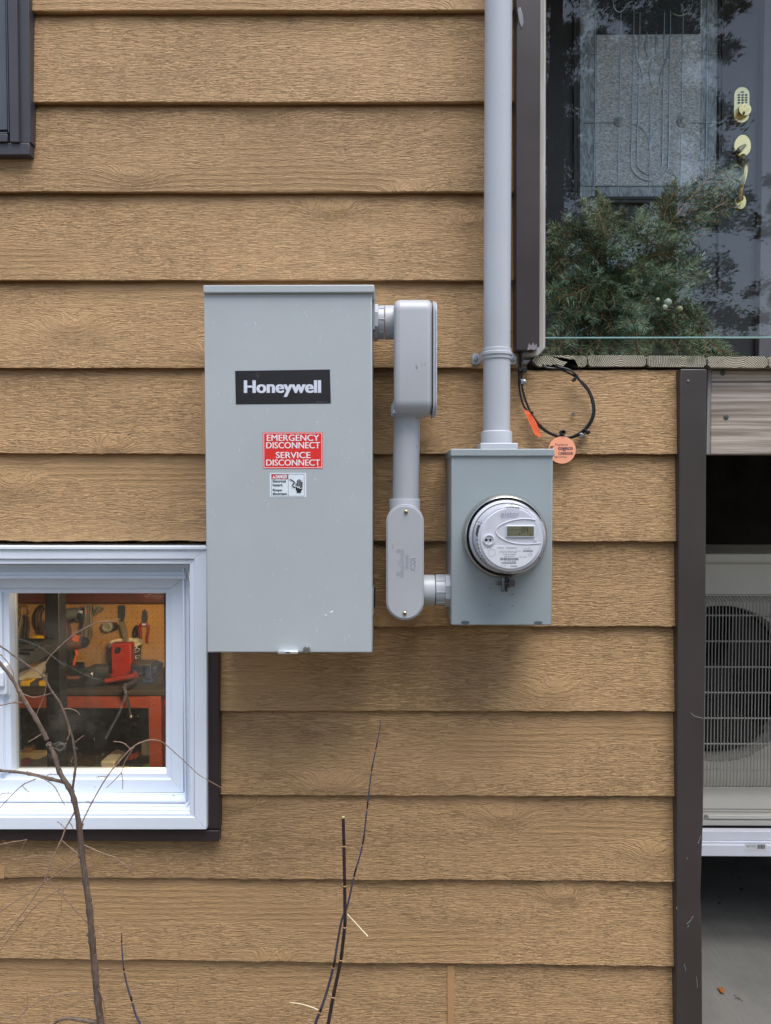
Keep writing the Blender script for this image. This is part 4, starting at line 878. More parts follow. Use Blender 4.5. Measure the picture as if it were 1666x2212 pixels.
for u, v in ((1005.2, 1343.8), (1163, 1344.5)):
    q = P(u, v, DM); m2 = MB(); m2.prism([(q.x + .0082 * math.cos(a), q.z + .0045 * math.sin(a) * (1 if math.sin(a) < 0 else .55)) for a in [k * math.pi / 10 for k in range(20)]], -DM - .0008, -DM + .002); m2.build('sealing_notch', M('notch_grey', (84, 92, 98), .4), base)
for u, v in ((1059, 1271.5), (1107.5, 1284), (1107.5, 1309), (1058, 1307), (1028, 1120)):
    q = P(u, v, DM); m2 = MB(); m2.tube([(q.x - .0025, -DM - .0002, q.z), (q.x + .0025, -DM - .0002, q.z + .0004)], .0007, 6); m2.build('rivet_mark', M('mark_grey', (112, 120, 126), .5), base)

mast = thing('conduit_mast', 'tall grey plastic service mast rising from the meter box', 'conduit', tuple(P(1074, 968, .062)))
dm = .062; rm = 28.8 * S(dm)
m2 = MB(); ca, cb_ = P(1076, -300, dm), P(1074.3, 950, dm); m2.cyl((P(1074.8, 500, dm).x, -dm, cb_.z), (P(1074.8, 500, dm).x, -dm, P(1075, -420, dm).z), rm, n=56); m2.build('pipe', PVC, mast)
cx_ = P(1074.8, 500, dm).x
zh0, zh1, zh2 = P(1074, 970, dm).z, P(1074, 960, dm).z, P(1074, 933, dm).z
m2 = MB(); m2.lathe([(rm * 1.0, zh2 + .002 - zh0), (rm * 1.14, zh2 - zh0), (rm * 1.16, zh2 - zh0 - .002), (rm * 1.16, zh1 - zh0)], (cx_, -dm, zh0), 48, 'z'); m2.build('hub', PVC, mast)
m2 = MB(); a = P(1038, 964, dm + .035); b2 = P(1119, 964, dm + .035); m2.box((a.x, -dm - .036, mz1 - .0005), (b2.x, -dm + .036, zh1 + .001)); m2.build('hub_flange', PVC, mast, bev=.002)
# strap
strap = thing('pipe_strap', 'grey two-hole plastic strap clamping the mast to siding', 'strap', tuple(P(1074, 772, .03)))
zs0 = P(1074, 760, dm + .03).z; m2 = MB()
for rz, h0, h1, ro in ((1, -.011, .011, 1.075), (2, -.0035, .0035, 1.15)):
    n = 24; prev = None
    for k in range(n + 1):
        a = math.pi * (1 + k / n); pts = [(r * rm * math.cos(a), r * rm * math.sin(a), h) for r, h in ((1.0, h0), (ro, h0), (ro, h1), (1.0, h1))]
        cur = [m2.bm.verts.new((cx_ + x, -dm + y, zs0 + h)) for x, y, h in pts]
        if prev:
            for j in range(4): m2.bm.faces.new((prev[j], prev[(j + 1) % 4], cur[(j + 1) % 4], cur[j]))
        prev = cur
for s in (-1, 1):
    ex = P(1020 if s < 0 else 1116.5, 760, .012).x; m2.box((cx_ + s * rm * 1.0, -dm, zs0 - .011), (cx_ + s * rm * 1.08, -.002, zs0 + .011)); m2.rr(min(ex, cx_ + s * rm * 1.05), zs0 - .0115, max(ex, cx_ + s * rm * 1.05), zs0 + .0115, -.010, .004, .006)
m2.build('strap_band', PVC, strap, bev=.001)
for u in (1027.5, 1110):
    q = P(u, 760.5, .012); m2 = MB(); m2.lathe([(0, .006), (.003, .006), (.0033, .003), (.0062, .0025), (.0068, 0)], (q.x, -.010, zs0), 18); m2.build('screw', STEEL, strap)

# electricity meter
c = P(1090, 1158, DM); CX, CZ = c.x, c.z; RR = 91 * S(DM)
met = thing('electric_meter', 'round glass-fronted electricity meter with digital display on meter box', 'meter', (CX, -DM, CZ - RR))
m2 = MB(); m2.lathe([(RR * .90, .001), (RR, .001), (RR * 1.0, .004), (RR * .985, .012), (RR * .955, .017), (RR * .925, .019), (RR * .915, .016), (RR * .90, .006)], (CX, -DM, CZ), 96); rg = m2.build('locking_ring', M('ring_metal', (176, 176, 172), .28, .85, var=.1), met, ang=50)
# tabs and bolt of the ring
zb_ = P(1090, 1250, DM).z
m2 = MB(); m2.boxP(1084.5, 1247, 1090.8, 1280, DM + .006, DM + .020); m2.build('ring_tab', M('tab_grey', (120, 122, 128), .4, .7), rg, bev=.002)
m2 = MB(); m2.boxP(1093.5, 1247, 1097.2, 1279, DM + .006, DM + .020); m2.build('ring_tab', M('tab_dark', (58, 58, 62), .45, .6), rg, bev=.002)
q = P(1091, 1260, DM + .016); m2 = MB(); xa = P(1071, 1258, DM + .016).x; xb = P(1112, 1258, DM + .016).x
m2.tube([(xa, q.y, q.z), (xa + .004, q.y, q.z), (q.x + .02, q.y, q.z)], [.0015, .0032, .0032], 10)
for k in range(9): m2.lathe([(.0032, 0), (.0039, .0007), (.0032, .0014)], (xa + .004 + k * .0016, q.y, q.z), 10, 'x')
hx = P(1098.5, 1258, DM + .016).x
for j, (a, b_, r) in enumerate(((hx, hx + .0035, .0095), (hx + .0036, hx + .0115, .0072))):
    N_ = 6; A_ = [m2.bm.verts.new((a, q.y + r * math.cos(R(60 * i)), q.z + r * math.sin(R(60 * i)))) for i in range(N_)]; B_ = [m2.bm.verts.new((b_, v.co.y, v.co.z)) for v in A_]
    m2.bm.faces.new(A_); m2.bm.faces.new(B_[::-1])
    for i in range(N_): m2.bm.faces.new((A_[i], A_[(i + 1) % N_], B_[(i + 1) % N_], B_[i]))
m2.build('bolt', M('bolt_steel', (112, 114, 120), .35, .8), rg)
DF = .226; k = S(DF); fr = 66.5 * k
c2 = P(1104.6, 1164, DF)
m2 = MB(); m2.lathe([(RR * .91, .004), (RR * .80, .012), (RR * .80, .030)], (CX, -DM, CZ), 72); m2.build('base', M('meter_black', (34, 33, 40), .35), met)
m2 = MB(); FP = M('face_grey', (220, 222, 230), .4, var=.015)
h = DF - DM
m2.lathe([(RR * .86, .020), (fr * 1.115, .030), (fr * 1.10, h - .020), (fr * 1.07, h - .010), (fr * 1.06, h - .003), (fr * 1.0, h - .0035), (fr * .985, h), (0, h)], (CX, -DM, CZ), 96); fc = m2.build('faceplate', FP, met, ang=40)
def fp(x, y): return (966.3 + x * .1506, 1032.9 + y * .1506)
# raised teardrop round the display
m2 = MB(); tear = spline([fp(*p) for p in ((1275, 600), (1180, 586), (1080, 584), (960, 600), (830, 640), (740, 690), (700, 745), (712, 800), (770, 855), (870, 905), (980, 935), (1080, 945), (1200, 945), (1340, 930))], 5)
m2.tube([P(u, v, DF + .0005) for u, v in tear], .0011, 6); m2.build('bezel_line', FP, fc)
m2 = MB(); m2.rrP(*fp(845, 678), *fp(1258, 850), DF - .001, DF + .003, 2.5); ds_ = m2.build('display', M('bezel_white', (222, 226, 236), .35), met, bev=.001)
m2 = MB(); m2.boxP(*fp(858, 690), *fp(1243, 830), DF + .002, DF + .0034); m2.build('lcd_screen', M('lcd_olive', (116, 116, 92), .3, var=.05), ds_)
m2 = MB(); LCD = DF + .0035
for x in (872, 922, 975, 1028): m2.boxP(*fp(x, 736), *fp(x + 26, 743), LCD - .0003, LCD)
def seg7(x0, x1, y0, y1, segs):
    ym = (y0 + y1) / 2; w_ = 7
    R_ = {'a': (x0, y0, x1, y0 + w_), 'd': (x0, y1 - w_, x1, y1), 'g': (x0, ym - 3.5, x1, ym + 3.5), 'f': (x0, y0, x0 + w_, ym), 'e': (x0, ym, x0 + w_, y1), 'b': (x1 - w_, y0, x1, ym), 'c': (x1 - w_, ym, x1, y1)}
    for j, s in enumerate(segs): a = R_[s]; m2.boxP(*fp(a[0], a[1]), *fp(a[2], a[3]), LCD - .0003, LCD + j * .00002)
seg7(1068, 1106, 708, 780, 'abcdef'); seg7(1120, 1158, 708, 780, 'abcfg')
m2.prismP([fp(1030, 792), fp(1060, 803), fp(1030, 814)], LCD - .0003, LCD); m2.prismP([fp(1185, 815), fp(1212, 815), fp(1198, 792)], LCD - .0003, LCD); m2.prismP([fp(872, 800), fp(892, 800), fp(882, 815)], LCD - .0003, LCD)
m2.build('digits', M('lcd_dark', (34, 36, 30), .5), ds_)
m2 = MB(); m2.text('elster', *fp(768, 465), *fp(1035, 562), DF, .0012, fat=-.004); m2.build('raised_lettering', M('face_emboss', (170, 176, 194), .35), fc)
# optical port, slots
m2 = MB(); q = P(*fp(598, 885), DF); m2.lathe([(.0105, 0), (.0105, .003), (.0085, .0035), (.0085, .0015), (0, .0015)], (q.x, -DF, q.z), 28); m2.box((q.x - .0003, -DF - .003, q.z - .008), (q.x + .0003, -DF - .001, q.z + .008)); pt = m2.build('optical_port', FP, met)
m2 = MB()
for x in (560, 612): q2 = P(*fp(x, 885), DF); m2.lathe([(0, .0022), (.0026, .0022), (.0026, 0)], (q2.x, -DF, q2.z), 12)
m2.build('port_lens', BLACK, pt)
m2 = MB(); q = P(*fp(1272, 892), DF); m2.lathe([(.0028, 0), (.0028, .0012), (0, .0013)], (q.x, -DF, q.z), 16); m2.build('button', FP, met)
m2 = MB(); m2.prismP([fp(*p) for p in ((447, 675), (470, 672), (452, 720), (440, 775), (435, 820), (412, 818), (418, 770), (430, 715))], DF - .016, DF - .006)
for i in range(8):
    a = R(168 + i * 7.2); m2.box((CX + fr * 1.075 * math.cos(a) - .0013, -DF + .003, CZ + fr * 1.075 * math.sin(a) - .0008), (CX + fr * 1.075 * math.cos(a) + .0013, -DF + .008, CZ + fr * 1.075 * math.sin(a) + .0008))
for i in range(5):
    a = R(96 - i * 5); m2.box((CX + fr * 1.03 * math.cos(a) - .001, -DF - .0002, CZ + fr * 1.03 * math.sin(a) - .0005), (CX + fr * 1.03 * math.cos(a) + .001, -DF + .004, CZ + fr * 1.03 * math.sin(a) + .0005))
m2.build('vents', BLACK, fc)
# nameplate: the lower part of the face
zc_ = P(*fp(900, 968), DF).z; pts = []
rr2 = fr * .965; a0 = math.asin((zc_ - CZ) / rr2)
pts = [(CX + rr2 * math.cos(a), CZ + rr2 * math.sin(a)) for a in [math.pi - a0 + (math.pi + 2 * a0) * i / 40 for i in range(41)]]
m2 = MB(); m2.prism(pts, -DF - .0006, -DF + .0005); npl = m2.build('nameplate', M('nameplate_white', (236, 238, 243), .4, var=.01), met)
m2 = MB(); NP = DF + .0007
for s, a, b2, c3, e in (('HYDRO-QUÉBEC', 805, 1083, 985, 1108), ('QBGJ3229147', 820, 1118, 968, 1136), ('16 732 268', 815, 1184, 985, 1206), ('elster', 910, 1242, 1015, 1276), ('TYPE RVD', 718, 993, 812, 1010), ('ZMCBG2480LS-07', 848, 993, 1002, 1010), ('1.00A, 240V, 7.5 200A, 60Hz, 120V, FM, 1.3', 750, 1042, 1066, 1056), ('Constante 1.0KH, 60/1 Wh, 4.50 MHz', 750, 1060, 1002, 1074), ('DI INSERIRE', 525, 993, 630, 1006), ('No. 45V1062A2', 1090, 1005, 1205, 1018), ('BAP 114287-1', 1038, 1125, 1142, 1139), ('SLI 7-19B1', 760, 1250, 848, 1262)): m2.text(s, *fp(a, b2), *fp(c3, e), NP, .0001)
def bars(x0, x1, y0, y1, seed):
    r_ = random.Random(seed); x = x0
    while x < x1 - 8: w_ = r_.uniform(4, 11); m2.boxP(*fp(x, y0), *fp(min(x1, x + w_), y1), NP - .0001, NP + .0001); x += w_ + r_.uniform(3.5, 7)
bars(758, 1032, 1143, 1178, 1); bars(778, 990, 1209, 1229, 2); bars(1090, 1236, 1032, 1057, 3)
q = P(*fp(640, 1075), NP)
m2.tube([q + Vector((.0068 * math.cos(a), 0, .0068 * math.sin(a))) for a in [i * math.pi / 12 for i in range(25)]], .0002, 4)
star = [fp(1190 + 36 * (1 if i % 2 == 0 else .5) * math.sin(i * math.pi / 5), 1095 - 26 * (1 if i % 2 == 0 else .5) * math.cos(i * math.pi / 5)) for i in range(11)]
m2.tube([P(u, v, NP) for u, v in star], .0002, 4); m2.build('print', GINK, npl)
# clear cover
m2 = MB(); m2.lathe([(RR * .90, .016), (RR * .885, .024), (fr * 1.165, .034), (fr * 1.15, h + .002), (fr * 1.12, h + .009), (fr * 1.08, h + .0115), (fr * .97, h + .0125), (0, h + .013)], (CX, -DM, CZ), 96); cvr = m2.build('clear_cover', glass('clear_polycarbonate', (.96, .96, .97), .05, rough=.02), met, ang=50)
m2 = MB()
for a in (90, 33, -33, -90, 152, 213): 
    ca, sa = math.cos(R(a)), math.sin(R(a)); m2.tube([(CX + fr * 1.152 * ca, -DM - .05, CZ + fr * 1.152 * sa), (CX + fr * 1.15 * ca, -DF - .003, CZ + fr * 1.15 * sa), (CX + fr * 1.10 * ca, -DF - .012, CZ + fr * 1.10 * sa)], .0011, 6)
m2.build('cover_rib', glass('clear_rib', (.9, .9, .92), .12, rough=.1), cvr)
m2 = MB(); m2.lathe([(fr * 1.085, h + .0105), (fr * 1.10, h + .0122), (fr * 1.13, h + .0085)], (CX, -DM, CZ), 96); m2.build('cover_rim', glass('rim_clear', (.92, .93, .95), .16, rough=.12), cvr)

# ------------------------------------------------------------------ deck, railing
EG = endgrain(); DECKW = weathered('weathered_deck_wood', (150, 146, 134), (112, 108, 98), 1)
deck = thing('deck', 'weathered grey timber deck whose board ends show above the wall', 'deck', tuple(P(1400, 795)))
def dboard(pix, ring_c):
    m = MB(); m.prismP(pix, -1.44, -.004); ly = m.bm.verts.layers.float.new('ring')
    # ring distance per vertex is too coarse on the flat end, so the end is diced
    ends = [f for f in m.bm.faces if all(abs(v.co.y - .004) < 1e-5 for v in f.verts)]
    bmesh.ops.triangulate(m.bm, faces=ends)
    for _ in range(4):
        es = {e for f in m.bm.faces for e in f.edges if all(abs(v.co.y - .004) < 1e-5 for v in e.verts)}
        bmesh.ops.subdivide_edges(m.bm, edges=list(es), cuts=1, use_grid_fill=True)
        bmesh.ops.triangulate(m.bm, faces=[f for f in m.bm.faces if all(abs(v.co.y - .004) < 1e-5 for v in f.verts)])
    cc = P(*ring_c, -.004)
    for v in m.bm.verts: v[ly] = math.hypot(v.co.x - cc.x, (v.co.z - cc.z))
    for f in m.bm.faces: f.material_index = 0 if all(abs(v.co.y - .004) < 1e-5 for v in f.verts) else 1
    return m.build('deck_board', [EG, DECKW], deck, smooth=False)
dboard([(1150, 779), (1155, 770), (1185, 767.5), (1262, 768), (1267.5, 773), (1268, 786), (1263, 792), (1250, 792.3), (1246, 786), (1243, 778), (1238, 775), (1230, 781), (1222, 785), (1218, 790), (1208, 788), (1203, 791.5), (1197, 786), (1190, 790), (1184, 786), (1177, 791), (1165, 792), (1158, 787)], (1225, 745))
dboard([(1274, 767), (1391, 767.5), (1395.5, 772), (1395.5, 787), (1390, 791.5), (1277, 791.5), (1270.5, 786), (1270.5, 772)], (1340, 760))
dboard([(1404, 768), (1521, 769), (1525.5, 774), (1525.5, 787), (1520, 793), (1405, 792), (1399.5, 787), (1399.5, 773)], (1477, 778))
dboard([(1535, 769.5), (1650, 769.5), (1659, 775), (1659.5, 788), (1652, 794.5), (1536, 793.5), (1530, 788), (1530, 775)], (1590, 830))
dboard([(1666, 770), (1786, 770), (1792, 775), (1792, 789), (1786, 795), (1666, 794), (1661, 789), (1661, 775)], (1720, 830))
m2 = MB(); q = P(1792, 770, -.004); zt_ = P(1500, 769, -.004).z; zb3 = P(1500, 793, -.004).z
for i in range(14): m2.box((q.x + .004 + i * .140, .01, zb3), (q.x + .136 + i * .140, 1.44, zt_))
m2.build('deck_boards', DECKW, deck, bev=.003)
BEAMM = weathered('weathered_beam', (200, 188, 176), (134, 120, 108), 0, .016, .55, .8)
yb_ = .030
m2 = MB(); a = P(1536.5, 799, -yb_); m2.box((a.x, yb_, P(1600, 982, -yb_).z), (4.0, yb_ + .04, P(1600, 825.5, -yb_).z)); bm_ = m2.build('beam', BEAMM, deck, bev=.003)
m2 = MB(); m2.box((a.x, yb_, P(1600, 824, -yb_).z), (4.0, yb_ + .04, P(1600, 799, -yb_).z)); rj = m2.build('rim_joist', BEAMM, deck, bev=.002)
m2 = MB(); m2.boxP(1528, 798, 1535.3, 981, -.10, -yb_ + .004); m2.build('trimmer', weathered('weathered_trimmer', (150, 148, 150), (120, 118, 118), 2), deck)
for (u, v), par in (((1561.5, 806), rj), ((1569, 901), bm_)):
    q = P(u, v, -yb_); m2 = MB(); m2.lathe([(0, .0015), (.0035, .002), (.0055, .0012), (.006, -.001)], (q.x, yb_, q.z), 14); m2.build('nail', M('rusty_nail', (92, 88, 90), .5, .6), par)
m2 = MB(); m2.box((P(1140, 795).x, .024, P(1400, 797).z), (P(1528, 795).x, .09, P(1400, 793.8).z)); m2.build('gap_shade_strip', M('gap_shade_brown', (52, 30, 26), .8), deck)  # dark strip painted in for the shaded gap under the deck boards

rail = thing('glass_railing', 'frameless glass deck railing beside a weathered grey post', 'railing', tuple(P(1174, 768)))
m2 = MB(); m2.prismP([(1128, -300), (1180.5, -300), (1179.5, 0), (1178.5, 751), (1163, 769), (1128, 769)], -.045, .004); m2.build('post', weathered('weathered_post', (198, 194, 188), (156, 150, 144), 2, .02, .3), rail, bev=.002)
yg = .030; m2 = MB(); m2.box((P(1179, 400, -yg).x, yg, P(1400, 727.5, -yg).z), (2.8, yg + .010, 2.75)); pn = m2.build('glass_pane', glass('clear_railing_glass', (.955, .975, .965), .047), rail)
m2 = MB(); zg = P(1400, 727.5, -yg).z; m2.box((P(1179, 400, -yg).x, yg - .0002, zg - .0022), (2.8, yg + .0102, zg - .0002)); m2.build('polished_edge', M('green_glass_edge', (150, 190, 190), .15), pn)

# ------------------------------------------------------------------ front door on the deck
yd_ = 1.45
def DP(u, v): return P(u, v, -yd_)
DOORM = M('dark_brown_door', (48, 43, 42), .38, var=.12)
m2 = MB(); m2.boxP(1160, -700, 1646, 900, -yd_ - .05, -yd_); door = m2.build('door', DOORM, house, bev=.003)
m2 = MB()
def frm(m, u0, v0, u1, v1, t, d0, d1):
    m.prismP([(u0, v0), (u1, v0), (u1 - t, v0 + t), (u0 + t, v0 + t)], d0, d1); m.prismP([(u0, v1), (u1, v1), (u1 - t, v1 - t), (u0 + t, v1 - t)], d0, d1)
    m.prismP([(u0, v0), (u0, v1), (u0 + t, v1 - t), (u0 + t, v0 + t)], d0, d1 + .0003); m.prismP([(u1, v0), (u1, v1), (u1 - t, v1 - t), (u1 - t, v0 + t)], d0, d1 + .0003)
frm(m2, 1240, -560, 1567, 438, 7, -yd_, -yd_ + .018); frm(m2, 1247, -553, 1560, 431, 7, -yd_, -yd_ + .012)
m2.build('lite_frame', DOORM, door, bev=.002)
for u0, u1 in ((1246, 1369), (1436, 1559)):
    m2 = MB(); frm(m2, u0, 478, u1, 652, 8, -yd_, -yd_ + .009); m2.boxP(u0 + 20, 498, u1 - 20, 632, -yd_, -yd_ + .006); m2.build('panel', DOORM, door, bev=.004)
def lite_mat(name, col, sx, sz, strg, warp=0):
    m, nt, b = newmat(name); tc = nt.n('TexCoord').outputs['Object']
    h_ = nt.noise(nt.mapping(tc, (sx, 1, sz)), 1.0, 3, .6, warp)
    nt.t.links.new(nt.mix(nt.ramp(h_, .3, .7), sc4(lin(col), .5), sc4(lin(col), 1.2)), b.inputs['Base Color']); b.inputs['Roughness'].default_value = .14
    bp = nt.n('Bump', i_Strength=.9, i_Distance=.004, i_Height=h_); nt.t.links.new(bp.outputs[0], b.inputs['Normal']); return m
m2 = MB(); m2.boxP(1291, -545, 1518, 400, -yd_ - .002, -yd_ + .002); lt = m2.build('textured_glass', lite_mat('hammered_glass', (222, 226, 232), 120, 240, 1), door, smooth=False)  # pale base colour stands in for sky reflection and light from indoors
m2 = MB(); m2.boxP(1254, -545, 1290.5, 424, -yd_ - .002, -yd_ + .001); m2.boxP(1518.5, -545, 1553, 424, -yd_ - .002, -yd_ + .001); m2.boxP(1291, 401, 1518, 424, -yd_ - .002, -yd_ + .001)
m2.build('border_glass', lite_mat('wavy_border_glass', (172, 182, 190), 40, 14, 1, 2.0), door, smooth=False)
m2 = MB(); m2.boxP(1291.5, -540, 1517.5, 74, -yd_ - .001, -yd_ + .0028); m2.build('dim_interior_panel', lite_mat('dim_interior_glass', (62, 64, 68), 75, 190, 1), door, smooth=False)  # dark sheet standing in for the dimmer interior behind the glass
Z2 = lambda x, y: (1232.8 + x * .26, y * .26)      # enlargement of the lite
CAME = M('silver_came', (186, 198, 206), .3, .55, var=.06)
m2 = MB(); lines = [[(216, -900), (206, 1000), (196, 1560)], [(1143, -900), (1132, 1000), (1120, 1560)], [(420, 110), (408, 940)], [(402, 1080), (396, 1610)], [(936, 110), (925, 940)], [(922, 1090), (914, 1610)],
    [(528, 90), (514, 1020)], [(832, 90), (820, 1020)], [(578, 100), (570, 505)], [(572, 580), (561, 1030)], [(782, 100), (775, 505)], [(775, 580), (766, 1030)], [(676, 310), (675, 460)], [(668, 760), (656, 1560)],
    [(132, 443), (210, 443)], [(1145, 447), (1222, 447)], [(122, 1017), (365, 1017)], [(985, 1018), (1215, 1018)], [(100, 1542), (1170, 1545)]]
curves = [[(512, 1020), (505, 1350), (520, 1420), (575, 1478), (656, 1502), (740, 1478), (798, 1420), (812, 1350), (820, 1020)], [(560, 1035), (553, 1340), (572, 1400), (610, 1437), (656, 1448), (704, 1437), (745, 1400), (762, 1340), (766, 1035)],
    [(510, 1030), (580, 1055), (630, 1110), (655, 1180), (658, 1240)], [(822, 1030), (750, 1055), (695, 1110), (666, 1180), (660, 1240)], [(540, 370), (545, 450), (575, 540), (598, 620), (598, 700)], [(822, 370), (810, 450), (780, 540), (748, 620), (746, 700)],
    [(350, -20), (362, 60), (400, 100), (440, 80), (470, 30), (520, 10)], [(1015, -20), (1005, 60), (960, 115), (900, 128), (850, 110)]]
for ln in lines: m2.tube([P(*Z2(*p), -yd_ + .004) for p in ln], .0021, 6)
for cv_ in curves: m2.tube([P(*Z2(x, y), -yd_ + .0045) for x, y in spline(cv_, 5)], .0023, 6)
m2.build('came_lines', CAME, door)
m2 = MB()
for x, y, r in ((405, 1010, .022), (928, 1012, .022)): q = P(*Z2(x, y), -yd_ + .004); m2.lathe([(0, .014), (r * .45, .012), (r * .6, .006), (r, .004), (r, 0)], (q.x, q.y, q.z), 8)
for pol in ([(676, 470), (705, 600), (676, 735), (648, 600)], [(640, 250), (612, 380), (640, 480), (650, 380)], [(712, 250), (742, 380), (715, 480), (702, 380)], [(600, 480), (640, 500), (676, 470), (640, 455)], [(752, 480), (715, 500), (676, 470), (715, 455)]):
    m2.prismP([Z2(*p) for p in pol], -yd_, -yd_ + .006)
m2.build('bevel_glass', M('bevel_crystal', (176, 186, 192), .08, .0, var=.2, vscale=50), door, bev=.003)
# keypad lock and handle set
BR2 = M('brass_plate', (236, 220, 164), .30, .9, var=.05)
m2 = MB(); m2.rrP(1586, 187, 1620, 265, -yd_, -yd_ + .022, 16.5, 8); lk = m2.build('keypad_lock', BR2, door, bev=.004, seg=3)
Q2 = lambda x, y: (1232.8 + x * .26, y * .26)
m2 = MB(); q = P(*Q2(1430, 930), -yd_ + .022); m2.lathe([(.026, 0), (.024, .022), (.0, .022)], (q.x, q.y, q.z), 28); m2.build('cylinder', BRASS, lk)
m2 = MB()
for r_ in range(4):
    for c_ in range(3): q = P(*Q2(1399 + c_ * 30, 788 + r_ * 22), -yd_ + .022); m2.prism([(q.x + .0055 * math.cos(a), q.z + .0038 * math.sin(a)) for a in [i * math.pi / 5 for i in range(10)]], q.y - .002, q.y + .001)
q = P(*Q2(1427, 764), -yd_ + .022); m2.prism([(q.x + .009 * math.cos(a), q.z + .003 * math.sin(a)) for a in [i * math.pi / 5 for i in range(10)]], q.y - .001, q.y + .001)
q = P(*Q2(1440, 938), -yd_ + .045); m2.prism([(q.x + .005 * math.cos(a), q.z + .007 * math.sin(a)) for a in [i * math.pi / 5 for i in range(10)]], q.y - .001, q.y + .001)
m2.build('buttons', M('keypad_dark', (70, 62, 44), .4), lk)
m2 = MB(); q = P(1601.5, 317.5, -yd_); m2.prism([(q.x + .036 * math.cos(a), q.z + .046 * math.sin(a)) for a in [i * math.pi / 16 for i in range(32)]], q.y - .014, q.y); hd = m2.build('handle_set', BRASS, door, bev=.004, seg=3)
m2 = MB(); H2 = lambda u, v, o: P(u, v, -yd_ + o)
m2.tube([H2(1592, 330, .014), H2(1600, 322, .035), H2(1612, 312, .045)], [.010, .012, .005], 10); m2.build('thumb_latch', BRASS, hd)
m2 = MB(); m2.tube([H2(*p) for p in spline([(1604, 338, .012), (1608, 346, .035), (1610, 362, .055), (1607, 385, .058), (1602, 405, .05), (1599, 420, .03), (1598, 430, .012)], 5)], [.0125 + .003 * math.sin(i * .25) for i in range(31)], 12)
q = P(1598, 437, -yd_); m2.prism([(q.x + .024 * math.cos(a), q.z + .031 * math.sin(a)) for a in [i * math.pi / 12 for i in range(24)]], q.y - .010, q.y); m2.build('pull', BRASS, hd, bev=.002)
# porch walls
m2 = MB(); m2.boxP(1652, -900, 1678, 900, -yd_ - .06, -yd_ + .03); m2.boxP(1130, -900, 1156, 900, -yd_ - .06, -yd_ + .03); m2.build('door_jamb', M('taupe_jamb', (112, 108, 112), .5), house, bev=.003)
m2 = MB(); m2.box((.2, 1.47, 1.66), (6, 1.6, 3.9)); m2.build('porch_wall', M('porch_grey_siding', (128, 124, 126), .7), house, smooth=False)
m2 = MB(); xs_ = P(1112, 300, 0).x; m2.box((xs_ - .002, .22, 1.66), (xs_ + .02, 1.47, 3.9)); m2.build('return_wall', SHELL, house, smooth=False)
m2 = MB(); m2.box((-4, .35, 3.72), (6, 3.2, 3.86)); m2.build('roof', M('soffit_brown', (84, 70, 60), .7), house, smooth=False)  # unseen roof added to shade the porch and door
m2 = MB(); m2.box((-4, .035, 1.30), (P(1100, 500).x, .2, 3.72)); m2.build('upper_wall', SHELL, house, smooth=False)

# ------------------------------------------------------------------ spruce greenery
GRN = leaf_mat('spruce_needles', (62, 80, 50), (122, 140, 108), .1); GRNS = [GRN, leaf_mat('spruce_dark', (46, 62, 38), (88, 106, 76), .1), leaf_mat('spruce_blue', (74, 96, 70), (150, 170, 144), .1)]; TIPM = M('dry_needle_tip', (150, 104, 70), .8); TWIG = M('spruce_twig', (112, 84, 56), .8)
DZ = P(1340, 767, -.004).z; ob = P(1300, 772, -.33); ob.z = DZ + .0005; gr_ = thing('spruce_arrangement', 'bushy bundle of cut spruce boughs standing behind the railing glass', 'greenery', tuple(ob))
m2 = MB(); m2.lathe([(.0, 0), (.11, 0), (.13, .05), (.0, .05)], (ob.x, ob.y, ob.z - .0), 24, 'z'); m2.build('planter', M('dark_planter', (38, 36, 34), .6), gr_)
rg_ = random.Random(11)
def needles(m, pts, ln, dens=.0011):
    for a, b2 in zip(pts, pts[1:]):
        seg = b2 - a; L = seg.length
        if L < 1e-6: continue
        t = seg / L; n = max(1, int(L / dens))
        for j in range(n):
            p = a + seg * ((j + rg_.random()) / n); s = t.cross(Vector((rg_.gauss(0, .45), -1, rg_.gauss(0, .45)))).normalized() * rg_.choice((-1, 1))
            dr_ = (s * .85 + t * rg_.uniform(.35, .9)).normalized(); l = ln * rg_.uniform(.7, 1.1)
            w_ = dr_.cross(Vector((rg_.uniform(-1, 1), rg_.uniform(-1, 1), rg_.uniform(-1, 1)))).normalized() * .00075
            q = p + dr_ * l; m.bm.faces.new([m.bm.verts.new(x) for x in (p - w_, p + w_, q + w_ * .5, q - w_ * .5)])
tips = [(1205, 560, .16), (1196, 640, .12), (1218, 490, .3), (1284, 436, .30), (1322, 462, .34), (1250, 515, .2), (1392, 470, .34), (1466, 402, .36), (1548, 366, .40), (1590, 372, .5), (1578, 430, .45), (1478, 590, .22), (1430, 505, .28), (1455, 545, .16), (1404, 640, .10), (1350, 668, .08), (1300, 690, .08),
    (1222, 712, .09), (1545, 764, .12), (1505, 742, .14), (1470, 758, .10), (1380, 762, .08), (1330, 764, .08), (1255, 765, .08), (1205, 758, .08), (1340, 560, .16), (1290, 590, .14), (1240, 620, .11), (1380, 590, .13), (1420, 740, .1), (1290, 755, .08), (1215, 655, .09), (1186, 590, .2), (1190, 520, .34), (1385, 520, .2), (1560, 410, .5), (1440, 440, .42), (1260, 680, .07), (1320, 630, .07), (1275, 540, .12), (1435, 600, .09), (1370, 700, .06), (1562, 766, .1), (1532, 756, .12), (1515, 738, .14), (1462, 660, .15), (1496, 580, .24)]
